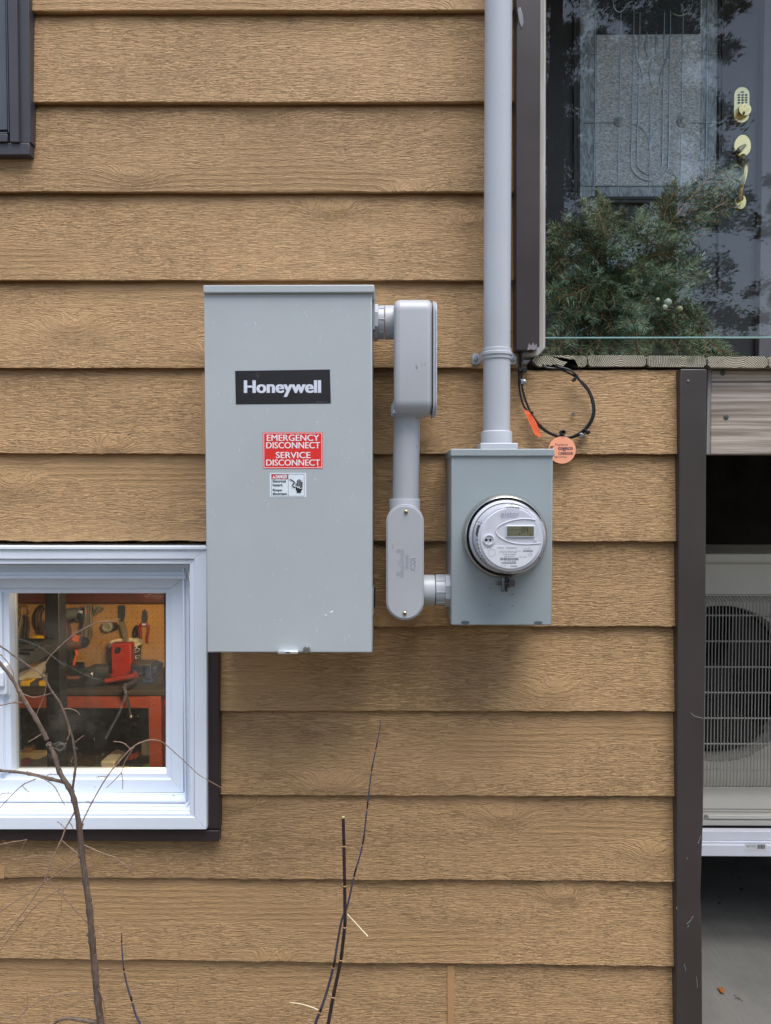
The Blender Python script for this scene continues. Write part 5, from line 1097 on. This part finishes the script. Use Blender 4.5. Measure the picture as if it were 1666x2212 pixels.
for (u, v, y) in tips:
    tip = P(u, v, -y); o_ = ob + Vector((rg_.uniform(-.05, .05), rg_.uniform(-.05, .05), rg_.uniform(.03, .16)))
    mid = (o_ + tip) / 2 + Vector((0, -.02 + rg_.uniform(-.03, .03), .05 if v < 740 else .10))
    pts = [Vector(p) for p in spline([tuple(o_), tuple(mid), tuple(tip)], 9)]; 
    for p in pts: p.y = max(p.y, .058); p.z = max(p.z, DZ + .006)
    ms, mt = MB(), MB(); ms.mi = 0
    ms.mi = 1; ms.tube(pts, [.0045 - .0032 * i / len(pts) for i in range(len(pts))], 6); ms.mi = 0
    needles(ms, pts[5:], .020)
    for i in range(4, len(pts) - 1):
        for s in (-1, 1):
            t = (pts[i + 1] - pts[i]).normalized(); sd = t.cross(Vector((rg_.uniform(-.4, .4), -1, rg_.uniform(-.4, .4)))).normalized() * s
            L = .035 + .075 * (1 - i / len(pts)) * rg_.uniform(.7, 1.2)
            q1_ = pts[i] + (t * .75 + sd * .65) * L * .5; q2_ = pts[i] + (t * .95 + sd * .55 + Vector((0, 0, -.18))) * L
            tw = [pts[i], q1_, q2_]
            for p in tw: p.y = max(p.y, .056); p.z = max(p.z, DZ + .006)
            ms.mi = 1; ms.tube(tw, [.0014, .0012, .0008], 4, False); ms.mi = 0; needles(ms, tw, .0175)
    ms.build('bough', [rg_.choice(GRNS), TWIG], gr_, smooth=False, recalc=False)
for (u, v, r, c_) in ((1443, 653, 8.2, (176, 186, 172)), (1469, 667, 6, (168, 166, 118)), (1437, 663, 5.5, (206, 208, 190)), (1421, 647, 4.2, (196, 196, 170))):
    m2 = MB(); m2.ball(P(u, v, -.07), r * S(-.07), n=18); m2.build('bauble', M('bauble_%d' % u, c_, .28, var=.05), gr_)

# ------------------------------------------------------------------ coiled cable and tags
KZ = lambda x, y: (1106.2 + x * .1265, 733 + y * .1265)
cab = thing('cable_coil', 'black fibre cable looped and tied on the siding below deck', 'cable', tuple(P(*KZ(900, 1690), .012)))
CABM = M('black_cable_jacket', (26, 26, 30), .36, var=.1)
def cpath(pts, d=.010): return [P(*KZ(x, y), d) for x, y in spline(pts, 6)]
m2 = MB(); m2.tube(cpath([(128, 150), (126, 300), (124, 500), (118, 650), (126, 820), (152, 980), (200, 1130), (262, 1225), (340, 1345), (455, 1475), (600, 1588), (770, 1662), (930, 1690), (1100, 1655), (1245, 1560), (1360, 1415), (1412, 1250), (1398, 1080), (1335, 900), (1235, 760), (1105, 650), (960, 570), (800, 512), (640, 488), (560, 470), (520, 430)]), .0021, 10); m2.build('cable', CABM, cab)
m2 = MB(); m2.tube(cpath([(158, 150), (160, 300), (160, 500), (164, 680), (182, 850), (222, 1010), (280, 1160), (330, 1262), (425, 1405), (530, 1515), (700, 1622), (930, 1672), (1090, 1632), (1225, 1540), (1335, 1400), (1385, 1250), (1375, 1090), (1320, 915), (1225, 785), (1140, 680), (1080, 590), (990, 525), (880, 488), (800, 470), (740, 430)], .013), .0023, 10); m2.build('cable', CABM, cab)
def tie(x, y, ang, w=34, h=90, d=.016):
    m = MB(); c_ = P(*KZ(x, y), d); s = .1265 * S(d)
    for k2, (bw, bh, dy, off) in enumerate(((w, h, .003, 0), (w * 1.5, w * 1.4, .006, h * .55))):
        ca, sa = math.cos(R(ang)), math.sin(R(ang)); pts = []
        for px_, pz_ in ((-bw / 2, -bh / 2 - off), (bw / 2, -bh / 2 - off), (bw / 2, bh / 2 - off), (-bw / 2, bh / 2 - off)): pts.append((c_.x + (px_ * ca - pz_ * sa) * s, c_.z + (px_ * sa + pz_ * ca) * s))
        if k2 == 1: pts = [(c_.x + ((px_) * ca - (pz_ - off) * sa) * s, c_.z + (px_ * sa + (pz_ - off) * ca) * s) for px_, pz_ in ((-bw / 2, -bh / 2), (bw / 2, -bh / 2), (bw / 2, bh / 2), (-bw / 2, bh / 2))]
        m.prism(pts, c_.y - dy, c_.y + .012)
    m.build('cable_tie', BLACK, cab, bev=.0006)
tie(1095, 650, -38); tie(1265, 1560, 50); tie(310, 1240, 60, 28, 60); tie(462, 1455, 45, 26, 60); tie(160, 520, 90, 50, 100)
q = P(*KZ(870, 1590), .016); m2 = MB(); m2.lathe([(0, .004), (.003, .004), (.0035, .012), (.0055, .012), (.006, 0)], (q.x, -.008, q.z), 18); m2.boxP(*KZ(826, 1590), *KZ(900, 1740), .005, .016); m2.build('screw_mount', BLACK, cab, bev=.001)
for x, y in ((205, 722), (1212, 1640)):
    m2 = MB(); q = P(*KZ(x, y), .014); m2.boxP(*KZ(x - 55, y - 38), *KZ(x - 10, y + 38), .004, .017); m2.lathe([(0, .005), (.0022, .005), (.003, .003), (.0052, .002), (.0055, -.004)], (q.x + .001, -.010, q.z), 16); m2.build('metal_clip', STEEL, cab, bev=.0006)
q = P(*KZ(1052, 1276), .003); m2 = MB(); m2.lathe([(0, .001), (.0014, .001), (.0016, .004), (.003, .004), (.0034, 0)], (q.x, .000, q.z), 14)
tag(m2.build('screw', STEEL), 'small steel screw in the siding inside the cable loop', 'screw')
ORT = M('fluorescent_orange', (255, 112, 62), .5, var=.03); ORP = M('faded_orange', (255, 172, 136), .5, var=.03)
m2 = MB(); m2.prismP([KZ(*p) for p in ((203, 1200), (212, 1196), (275, 1222), (330, 1270), (420, 1420), (495, 1640), (497, 1662), (488, 1670), (400, 1636), (378, 1605))], .018, .019)
tg = m2.build('cable_tag', ORT); tag(tg, 'narrow bright orange paper tag tied to the black cable', 'tag')
m2 = MB()
for i in range(7):
    for j in range(9):
        t0 = i / 7; x = 268 + i * 20 + j * 17; y = 1285 + i * 6 + j * 38
        if j < 8 and x < 300 + j * 26 + 70: m2.tube([P(*KZ(x, y), .0191), P(*KZ(x + 9, y + 22), .0191)], .00022, 4)
m2.build('print', M('brown_print', (150, 60, 34), .6), tg)
q = P(1214.5, 972, .016); m2 = MB(); r = 29.2 * S(.016); m2.lathe([(0, .0008), (r, .0008), (r, -.0004), (0, -.0004)], (q.x, -.016, q.z), 48); tg = m2.build('cable_tag', ORP)
tag(tg, 'round pale orange printed tag half hidden behind meter box', 'tag'); tg['_loc'] = tuple(tg.location)
m2 = MB(); TD = .0170
m2.text('Propriété de:', *KZ(738, 1775), *KZ(958, 1830), TD, .0001); m2.btext('cogeco', *KZ(788, 1840), *KZ(1040, 1910), TD, .0001, .6); m2.btext('CONNEXION', *KZ(792, 1922), *KZ(1040, 1974), TD, .0001, .2); m2.text('FIBRE OPTIQUE', *KZ(722, 1995), *KZ(942, 2032), TD, .0001)
for i in range(3): q3 = P(*KZ(690 + i * 17, 1858), TD + .0002); m2.tube([q3 + Vector((.0046 * math.cos(a), 0, .0046 * math.sin(a))) for a in [R(110 + t * 14) for t in range(11)]], .0007, 5)
m2.build('print', M('grey_brown_print', (104, 78, 84), .6), tg)
m2 = MB()
for pts in ([(700, 1500), (640, 1480), (560, 1530), (380, 1640)],):
    pass
m2.tube([P(*KZ(x, y), .01) for x, y in spline([(395, 1650), (350, 1700), (330, 1770), (270, 1850)], 5)], .0003, 4); m2.tube([P(*KZ(x, y), .01) for x, y in spline([(200, 1740), (160, 1800), (110, 1850), (180, 1800)], 5)], .0003, 4); m2.tube([P(*KZ(x, y), .012) for x, y in spline([(440, 1690), (480, 1760), (520, 1830)], 5)], .0003, 4)
tag(m2.build('dry_grass', M('straw', (190, 160, 110), .8)), 'wisps of dry grass caught on top of meter box', 'grass wisps')

# ------------------------------------------------------------------ heat pump under the deck
yp = .50; HP = lambda u, v: P(u, v, -yp)
fcx, fcz = HP(1560, 1480).x, HP(1560, 1480).z; fr_ = 172 * S(-yp)
hz1, hz0 = HP(1590, 1205).z, HP(1590, 1785).z; hx0, hx1 = fcx - .34, fcx + .58
pump = thing('heat_pump', 'beige outdoor heat pump unit with wire fan grille under deck', 'heat pump', ((hx0 + hx1) / 2, yp + .16, hz0))
PMP = M('beige_sheet_metal', (206, 202, 192), .45, var=.03)
# front panel with a round fan opening
m2 = MB(); n = 48; pts_o, pts_i = [], []
gz1, gz0 = HP(1590, 1288).z, HP(1590, 1700).z
cir = [m2.bm.verts.new((fcx + fr_ * math.cos(2 * math.pi * i / n), yp + .012, fcz + fr_ * math.sin(2 * math.pi * i / n))) for i in range(n)]
gx0, gx1 = fcx - .28, fcx + .28
def sq(i):
    a = 2 * math.pi * i / n; cx__, sx__ = math.cos(a), math.sin(a); tx = (gx1 - fcx) / abs(cx__) if abs(cx__) > 1e-6 else 1e9; tz = ((gz1 - fcz) if sx__ > 0 else (fcz - gz0)) / abs(sx__) if abs(sx__) > 1e-6 else 1e9
    t = min(tx, tz); return (fcx + cx__ * t, yp + .012, fcz + sx__ * t)
out = [m2.bm.verts.new(sq(i)) for i in range(n)]
inn = [m2.bm.verts.new((v.co.x, yp + .10, v.co.z)) for v in cir]
lip = [m2.bm.verts.new((fcx + (v.co.x - fcx) * 1.10, yp + .010, fcz + (v.co.z - fcz) * 1.10)) for v in cir]
for i in range(n):
    j = (i + 1) % n; m2.bm.faces.new((out[i], out[j], lip[j], lip[i])); m2.bm.faces.new((lip[i], lip[j], cir[j], cir[i])); m2.bm.faces.new((cir[i], cir[j], inn[j], inn[i]))
m2.build('fan_shroud', PMP, pump)
m2 = MB(); m2.box((hx0, yp, gz1), (hx1, yp + .02, hz1)); m2.box((hx0, yp, hz0), (hx1, yp + .02, gz0)); m2.box((hx0, yp, gz0), (gx0, yp + .02, gz1)); m2.box((gx1, yp, gz0), (hx1, yp + .02, gz1)); m2.build('front_panel', PMP, pump, bev=.003)
m2 = MB(); m2.box((hx0, yp + .021, hz0), (hx0 + .01, yp + .33, hz1)); m2.box((hx1 - .01, yp + .021, hz0), (hx1, yp + .33, hz1)); m2.box((hx0, yp + .32, hz0), (hx1, yp + .33, hz1)); m2.box((hx0 + .01, yp + .021, hz0), (hx1 - .01, yp + .32, hz0 + .01)); m2.build('casing', PMP, pump)
m2 = MB(); m2.box((hx0 - .006, yp - .008, hz1 - .012), (hx1 + .006, yp + .335, hz1 + .012)); m2.build('lid', PMP, pump, bev=.003)
m2 = MB(); 
for v in (1217.5, 1283.5, 1748, 1754, 1770): m2.boxP(1400, v, 2000, v + 1.2, -yp - .001, -yp + .0008)
m2.build('seam', M('seam_grey', (112, 108, 102), .6), pump)
m2 = MB(); m2.boxP(1530, 1762, 1990, 1771, -yp, -yp + .004); m2.build('ledge', PMP, pump, bev=.002)
m2 = MB(); q = HP(1524.5, 1763); m2.lathe([(0, .004), (.004, .003), (.0045, 0)], (q.x, yp, q.z), 10); m2.build('screw', STEEL, pump)
m2 = MB(); m2.box((gx0, yp + .16, gz0), (gx1, yp + .17, gz1)); m2.build('coil', M('black_coil', (36, 36, 36), .7), pump)
m2 = MB(); m2.lathe([(0, .03), (.05, .028), (.06, 0), (.06, -.03)], (fcx, yp + .075, fcz), 24)
for b_ in range(3):
    prev = None
    for i in range(9):
        t = i / 8; a = R(120 * b_ + 60 * t); r0, r1 = .05, fr_ * .94; cur = [m2.bm.verts.new((fcx + r * math.cos(a + .3 * (r / fr_)), yp + .09 - .04 * t, fcz + r * math.sin(a + .3 * (r / fr_)))) for r in (r0, r0 + (r1 - r0) * .5, r1)]
        if prev:
            for j in range(2): m2.bm.faces.new((prev[j], prev[j + 1], cur[j + 1], cur[j]))
        prev = cur
m2.build('fan', M('fan_black', (44, 44, 46), .5), pump)
WIRE = M('grille_wire', (158, 155, 148), .4, var=.03)
m2 = MB(); x = gx0 + .004
while x < gx1:
    pts = [(x, yp + .004, gz1 - .001), (x, yp - .022, gz1 - .012), (x, yp - .024, gz1 - .03), (x, yp - .024, gz0 + .03), (x, yp - .022, gz0 + .010), (x, yp + .004, gz0 + .001)]
    m2.tube(pts, .0017, 5, False); x += .00945
for v in (1329.5, 1385.3, 1441, 1496.3, 1551.5, 1607, 1662.3): z = P(1590, v, -yp + .022).z; m2.tube([(gx0, yp - .0215, z), (gx1, yp - .0215, z)], .0026, 5)
g_ = m2.build('grille', WIRE, pump)
# stand
ys_ = .46; stand = thing('pump_stand', 'white steel rail stand with a barcode sticker under heat pump', 'stand', (fcx, ys_, .02))
zs1, zs0_ = P(1590, 1795.5, -ys_).z, P(1590, 1846, -ys_).z
WST = M('white_steel', (218, 220, 230), .4, var=.03, specks=((150, 146, 140), 110, .77))
m2 = MB(); zmid = P(1590, 1821, -ys_).z
m2.box((hx0 - .05, ys_ - .012, zs0_), (hx1 + .05, ys_ + .02, zmid)); m2.prism([(hx0 - .05, zmid + .0005), (hx1 + .05, zmid + .0005), (hx1 + .05, zmid + .006), (hx0 - .05, zmid + .006)], ys_ - .004, ys_ + .02)
m2.box((hx0 - .05, ys_ + .0, zmid + .0065), (hx1 + .05, ys_ + .02, zs1)); m2.build('front_rail', WST, stand, bev=.002)
for x in (hx0 + .05, hx1 - .08):
    m2 = MB(); m2.box((x, ys_ + .025, zs0_ + .01), (x + .04, ys_ + .42, zs1 - .002)); m2.build('cross_rail', WST, stand, bev=.002)
    m2 = MB(); m2.box((x, ys_ + .025, zs1 - .001), (x + .04, ys_ + .40, hz0 - .001)); m2.build('rubber_pad', GASK, stand)
for x in (hx0 + .06, hx1 - .07):
    for y in (ys_ + .03, ys_ + .36): m2 = MB(); m2.box((x, y, .02), (x + .03, y + .03, zs0_ + .009)); m2.build('leg', M('grey_leg', (90, 90, 92), .5), stand)
m2 = MB(); d_ = -ys_ + .012; m2.boxP(1610, 1817 + 6, 1656, 1839, d_, d_ + .0006); sk = m2.build('sticker', M('label_white', (214, 214, 218), .5), stand)
m2 = MB(); m2.text('NET 9 TECH', 1613.5, 1826.5, 1633, 1830.5, d_ + .0006, .0002); x = 1637.0; rb = random.Random(4)
while x < 1652: w_ = rb.uniform(.7, 1.6); m2.boxP(x, 1825, x + w_, 1834, d_ + .0005, d_ + .0009); x += w_ + rb.uniform(.5, 1.0)
m2.build('print', INK, sk)

# ------------------------------------------------------------------ sapling and cut stems
BARK = bark_mat('sapling_bark', (80, 66, 58), (112, 94, 82)); TWG = bark_mat('young_twig_bark', (122, 98, 84), (146, 120, 100))
Z5 = lambda x, y: (x * .3200, 1599.4 + y * .3200); Z1 = lambda x, y: (x * .3193, 1132.9 + y * .3193); Z6 = lambda x, y: (566.4 + x * .3073, 1532.7 + y * .3073)
DS = .26
def branch(m, pts, r0, r1, d=DS, conv=Z5, d1=None, k=5, knots=True):
    q = [conv(*p) for p in pts]; q = spline(q, k); n = len(q); d1 = d if d1 is None else d1; out_, rad = [], []
    for i, (u, v) in enumerate(q):
        t = i / (n - 1); dd = d + (d1 - d) * t; s = S(dd); r = (r0 + (r1 - r0) * t) * s
        if knots and i % (k) == 0 and 0 < i < n - 1: r *= 1.25
        out_.append(P(u + rnd.uniform(-.25, .25), v + rnd.uniform(-.25, .25), dd)); rad.append(r)
    m.tube(out_, rad, 8)
    if knots:
        for _ in range(max(2, n // 7)):
            i = rnd.randrange(1, n - 1); a = rnd.uniform(0, 6.28); m.ball(out_[i] + Vector((math.cos(a), 0, math.sin(a))) * rad[i] * .9, max(rad[i] * .55, .0009), (1, 1, 1.5), 6)
    if knots: m.ball(out_[-1], rad[-1] * 1.5, n=6)
sap = thing('sapling', 'bare brown branching sapling in front of the basement window', 'sapling', (P(222, 2212, DS).x, -DS, 0))
m2 = MB(); branch(m2, [(700, 2300), (690, 1990), (660, 1750), (640, 1550), (622, 1350), (605, 1150), (578, 950), (552, 750), (535, 580), (500, 400), (462, 312), (400, 210), (370, 110), (330, 30)], 8.2, 4.5, k=5)
base_ = P(*Z5(700, 2300), DS); m2.tube([Vector((base_.x + .01, -DS, -.02)), base_], [.012, .0075], 10)
branch(m2, [(318, 1460), (300, 1420), (240, 1310), (175, 1210), (130, 1130), (80, 1040), (0, 940), (-60, 880), (-120, 760)], 4.6, 3.2, conv=Z1); m2.build('trunk', BARK, sap)
m2 = MB(); branch(m2, [(440, 285), (350, 262), (290, 248), (200, 226), (100, 212), (0, 204), (-80, 190)], 4.0, 2.8); m2.build('branch', BARK, sap)
m2 = MB(); branch(m2, [(490, 1800), (505, 1690), (512, 1600), (497, 1480), (470, 1380), (440, 1290), (400, 1200), (350, 1130), (285, 1022), (200, 962), (100, 892), (0, 822), (-60, 790)], 2.8, 1.6, conv=Z1); m2.build('branch', BARK, sap)
m2 = MB(); branch(m2, [(552, 560), (620, 420), (720, 250), (800, 150), (880, 60), (950, 15), (1030, -3), (1100, 15), (1180, 82), (1260, 155), (1340, 230), (1460, 300), (1525, 332)], 1.5, .6, d1=.16); m2.build('branch', TWG, sap)
m2 = MB(); branch(m2, [(503, 482), (470, 545), (440, 600), (412, 678), (350, 810), (312, 920), (240, 1040), (150, 1170), (60, 1280), (0, 1350), (-60, 1420)], 1.7, 1.1, d1=.30); m2.build('branch', TWG, sap)
m2 = MB(); branch(m2, [(340, 1935), (420, 1882), (520, 1884), (650, 1905)], 2.6, 4); m2.build('branch', BARK, sap)
TW = [(Z1, [(285, 1020), (320, 920), (400, 830), (495, 750), (600, 690), (680, 660), (745, 655), (810, 640)], 1.3, .9), (Z1, [(178, 1210), (100, 1206), (0, 1225)], 1.5, 1.2), (Z1, [(120, 1130), (180, 1156), (230, 1170), (300, 1156), (355, 1140)], 1.0, .9),
    (Z1, [(318, 1010), (312, 1100), (290, 1180), (245, 1290)], .9, 1.1), (Z1, [(425, 1250), (480, 1248), (515, 1262), (540, 1285)], .9, .8), (Z1, [(465, 1385), (470, 1420), (455, 1458)], 1.2, 1.0), (Z1, [(500, 1480), (530, 1455), (565, 1430)], .9, .8), (Z1, [(292, 1410), (240, 1445), (195, 1470)], 1.1, .9),
    (Z1, [(0, 878), (50, 930), (85, 990), (95, 1050)], 1.1, .9), (Z1, [(515, 1570), (490, 1580), (485, 1610)], .9, .8), (Z5, [(880, 60), (850, 30), (820, 14), (770, 8)], 1.0, .8), (Z5, [(905, 45), (850, 130), (835, 170), (820, 215), (780, 262), (720, 320)], 1.0, .7), (Z5, [(820, 215), (828, 270), (828, 328)], .8, .7), (Z5, [(722, 250), (690, 243), (652, 250)], .8, .6),
    (Z5, [(440, 600), (415, 570), (388, 550)], .8, .8), (Z5, [(470, 555), (485, 575), (493, 600)], .7, .6), (Z5, [(415, 675), (480, 730), (545, 780)], 1.1, .9), (Z5, [(312, 920), (340, 960), (430, 1060), (530, 1170), (630, 1275), (690, 1320), (775, 1355)], 1.3, .8), (Z5, [(552, 815), (480, 850), (400, 900), (310, 950), (200, 1030), (80, 1105), (0, 1160)], 1.3, .9),
    (Z5, [(560, 990), (500, 980), (420, 1000), (330, 1050), (230, 1130), (100, 1290), (0, 1420)], 1.0, .9), (Z5, [(565, 705), (640, 740), (730, 775), (780, 790), (825, 830), (865, 843), (910, 828)], 1.1, .8), (Z5, [(0, 705), (90, 685), (180, 672)], 1.1, .9), (Z5, [(180, 672), (150, 720), (130, 760)], .7, .6), (Z5, [(245, 258), (150, 305), (80, 370), (0, 455)], 1.1, .8), (Z5, [(150, 305), (175, 335), (197, 350)], .7, .6),
    (Z5, [(210, 230), (300, 262), (365, 310), (400, 370), (435, 435)], 1.2, .8), (Z5, [(0, 365), (40, 356), (75, 358)], .8, .7), (Z5, [(0, 1840), (60, 1870), (120, 1875), (200, 1800), (300, 1745), (400, 1720), (520, 1710), (620, 1735)], .9, 1.0), (Z5, [(665, 1600), (700, 1552), (742, 1540)], .8, .7), (Z5, [(655, 1660), (690, 1740), (712, 1850), (710, 1940)], 1.1, .8), (Z5, [(485, 860), (490, 800), (530, 780)], .6, .6),
    (Z5, [(360, 775), (260, 780), (130, 798), (65, 795)], .8, .6), (Z5, [(418, 1160), (415, 1090), (430, 1000)], .6, .6), (Z5, [(185, 1720), (187, 1760), (178, 1810)], .6, .5), (Z5, [(355, 1750), (340, 1830), (310, 1900)], .6, .5), (Z5, [(600, 1170), (640, 1290), (620, 1430)], .7, .6), (Z5, [(302, 250), (340, 228), (385, 232)], .9, .7), (Z5, [(580, 415), (600, 414), (615, 425)], .7, .6)]
for conv, pts, a, b2 in TW:
    m2 = MB(); branch(m2, pts, a, b2, conv=conv, d=DS + rnd.uniform(-.004, .004)); m2.build('twig', TWG, sap)
PUR = M('purple_cane', (72, 66, 84), .38, var=.18, vscale=30, stretch=(1, 1, .4)); DARKC = M('dark_cane', (38, 26, 28), .35, var=.15); NODE = M('tan_node', (168, 128, 92), .7)
def cane(root, name, pts, r0, r1, conv, nodes, d=.30, ms=(PUR, DARKC)):
    q = spline([conv(*p) for p in pts], 6); n = len(q); m = MB(); path = [P(u, v, d) for u, v in q]; rad = [(r0 + (r1 - r0) * i / (n - 1)) * S(d) for i in range(n)]
    m.tube(path, rad, 10)
    # darker lower end of each joint
    o = m.build(name, ms[0], root)
    for nx, ny in nodes:
        u, v = conv(nx, ny); i = min(range(1, n - 1), key=lambda j: (q[j][0] - u) ** 2 + (q[j][1] - v) ** 2); t = (path[i + 1] - path[i - 1]).normalized()
        g, dk = MB(), MB(); g.tube([path[i] - t * .0011, path[i], path[i] + t * .0011], [rad[i] * 1.05, rad[i] * 1.28, rad[i] * 1.05], 10)
        up_ = -t if t.z < 0 else t; L_ = rnd.uniform(.006, .020); dk.tube([path[i] + up_ * .001, path[i] + up_ * L_], [rad[i] * 1.04] * 2, 10)
        g.ball(path[i] + Vector((rad[i] * rnd.choice((-1, 1)), -rad[i] * .3, rad[i] * .8)), max(rad[i] * .6, .0010), (.8, .8, 1.6), 6); g.build('node', NODE, o); dk.build('dark_band', ms[1], o)
    return o
st = thing('cut_shrub', 'pruned shrub with two dark purple canes before the siding', 'shrub', (P(*Z6(400, 2400), .30).x, -.30, 0))
cane(st, 'cane', [(570, 757), (575, 960), (580, 1240), (582, 1400), (580, 1530), (553, 1760), (525, 1900), (500, 2020), (465, 2212), (430, 2420), (380, 2800), (350, 3900)], 3.5, 4.4, Z6, ((575, 960), (580, 1240), (582, 1530), (553, 1760), (500, 2020)), ms=(M('brown_black_cane', (50, 38, 42), .36, var=.3, vscale=25), DARKC))
cane(st, 'cane', [(832, 80), (825, 150), (797, 290), (768, 445), (737, 705), (705, 955), (645, 1180), (600, 1380), (560, 1480), (530, 1640), (500, 1815), (450, 2000), (405, 2130), (375, 2212), (340, 2420), (330, 2900), (330, 3900)], .9, 4.0, Z6, ((797, 290), (768, 445), (737, 705), (705, 955), (645, 1180), (500, 1815), (405, 2130)), d=.287)
q = P(*Z6(570, 757), .30); m2 = MB(); m2.lathe([(0, .001), (3.4 * S(.3), .0008), (3.6 * S(.3), -.001)], (q.x, q.y, q.z), 12, 'z'); m2.build('cut_end', M('pale_cut_wood', (176, 176, 128), .7), st)
STRAW = M('pale_straw', (236, 220, 186), .6, var=.05)
m2 = MB(); branch(m2, [(598, 1438), (670, 1515), (742, 1595)], .9, 1.4, d=.305, conv=Z6, knots=False); tag(m2.build('straw_stalk', STRAW), 'short straight pale straw caught on the purple canes', 'straw')
m2 = MB(); branch(m2, [(192, 2058), (280, 2073), (340, 2090), (392, 2112)], .6, 1.1, d=.30, conv=Z6, knots=False); tag(m2.build('straw_stalk', STRAW), 'curved pale straw near the foot of purple canes', 'straw')
s2 = thing('cut_shoot', 'single slim purple shoot beside the foot of the sapling', 'shoot', (P(*Z5(945, 1916), .30).x, -.30, 0))
cane(s2, 'cane', [(822, 1300), (822, 1370), (828, 1470), (838, 1560), (860, 1660), (892, 1765), (915, 1850), (948, 1925), (980, 2100), (1000, 2600), (1000, 3600)], 1.2, 3.2, Z5, ((822, 1370), (838, 1560), (892, 1765)), d=.27)
m2 = MB(); branch(m2, [(1150, 1945), (1180, 1905), (1250, 1850), (1300, 1810), (1345, 1770)], .8, .4, d=.2, conv=Z5, knots=False); m2.tube([P(*Z5(1150, 1945), .2), (P(*Z5(1150, 1945), .2).x - .05, -.2, 0)], .001, 5)
tag(m2.build('thin_twig', TWG), 'hair-thin brown twig leaning alone near the purple shoot', 'twig')

# ------------------------------------------------------------------ trees behind the viewer, mirrored in the railing glass, then an added belt blocking low sky
CED = leaf_mat('cedar_foliage', (70, 80, 50), (104, 112, 74), .3); TRK = M('tree_bark', (72, 58, 48), .9, var=.25)
def cedar(x, y, h_, w_, n, seed, label, lean=0):
    rs = random.Random(seed); t = thing('cedar_tree', label, 'tree', (x, y, 0), 'trees facing the house'); m = MB()
    m.tube([(x, y, -.05), (x + lean * .4, y, h_ * .5), (x + lean, y, h_)], [.16, .10, .02], 10); m.build('trunk', TRK, t)
    vs2, fs = [], []
    nb = int(h_ * 16)
    for b_ in range(nb):
        z = rs.uniform(.5, h_ * .99); t_ = z / h_; L = w_ * (1 - t_ ** 1.6) * rs.uniform(.45, 1.1) + .12; a = rs.uniform(0, 6.283); up2 = rs.uniform(-.1, .45)
        bx_, by_ = x + lean * t_, y; px_ = []
        for k2 in range(n):
            s = rs.random() ** .6; sp2 = .05 + .16 * L * (1 - abs(2 * s - 1.1)) if s < 1 else .05
            p = Vector((bx_ + math.cos(a) * L * s, by_ + math.sin(a) * L * s, z + L * s * up2 - .35 * L * s * s)) + Vector((rs.gauss(0, sp2 * .5), rs.gauss(0, sp2 * .5), rs.gauss(0, sp2 * .55)))
            d1_ = Vector((math.cos(a) + rs.gauss(0, .6), math.sin(a) + rs.gauss(0, .6), rs.gauss(0, .6))).normalized() * rs.uniform(.026, .055); d2_ = d1_.cross(Vector((rs.gauss(0, 1), rs.gauss(0, 1), rs.gauss(0, 1)))).normalized() * rs.uniform(.007, .014)
            i0 = len(vs2); off = Vector((x, y, 0)); vs2.extend((p - d1_ - off, p + d2_ - off, p + d1_ - off, p - d2_ - off)); fs.append((i0, i0 + 1, i0 + 2, i0 + 3))
    me = bpy.data.meshes.new('crown'); me.from_pydata([tuple(v) for v in vs2], [], fs); me.materials.append(CED); o = bpy.data.objects.new('crown', me); COL.objects.link(o); o.parent = t
    return t
cedar(2.0, -7.6, 11.0, 1.75, 430, 1, 'dense dark cedar tree opposite the house, tallest of the row')
cedar(3.2, -7.3, 10.4, 1.5, 400, 2, 'leaning cedar tree beside the tallest cedar', .2)
c3 = cedar(.2, -8.2, 8.0, 1.6, 120, 3, 'shorter cedar tree at the end of the row')
cedar(5.0, -8.0, 5.6, 1.0, 200, 4, 'small young cedar tree standing apart')
cedar(1.6, -9.6, 9.0, 1.9, 330, 5, 'far cedar tree behind the tallest cedar')
cedar(3.3, -10.2, 8.6, 1.9, 330, 6, 'far cedar tree behind the leaning cedar')

for i, (x, y, rz, k) in enumerate([(-2.4, -8.6, 40, 1.0), (-4.6, -8.1, 110, .95), (-6.9, -8.7, 200, 1.1), (-9.2, -8.3, 290, 1.0), (-11.6, -8.8, 10, 1.05), (-3.6, -10.2, 75, 1.15), (-8.0, -10.4, 160, 1.1), (7.6, -8.6, 140, .95), (9.9, -8.9, 230, 1.05), (12.3, -8.5, 320, 1.0), (8.8, -10.6, 20, 1.1)]):  # tree belt added out of view to cut low sky light on the wall
    t = c3.copy(); COL.objects.link(t); t.location = (x, y, 0); t.rotation_euler = (0, 0, R(rz)); t.scale = (k * 1.25, k * 1.25, k * .8)
    t['label'] = 'wide unseen cedar tree added to block the low sky'
    for ch in c3.children:
        c = ch.copy(); COL.objects.link(c); c.parent = t

for o in bpy.data.objects:
    if '_loc' in o: del o['_loc']
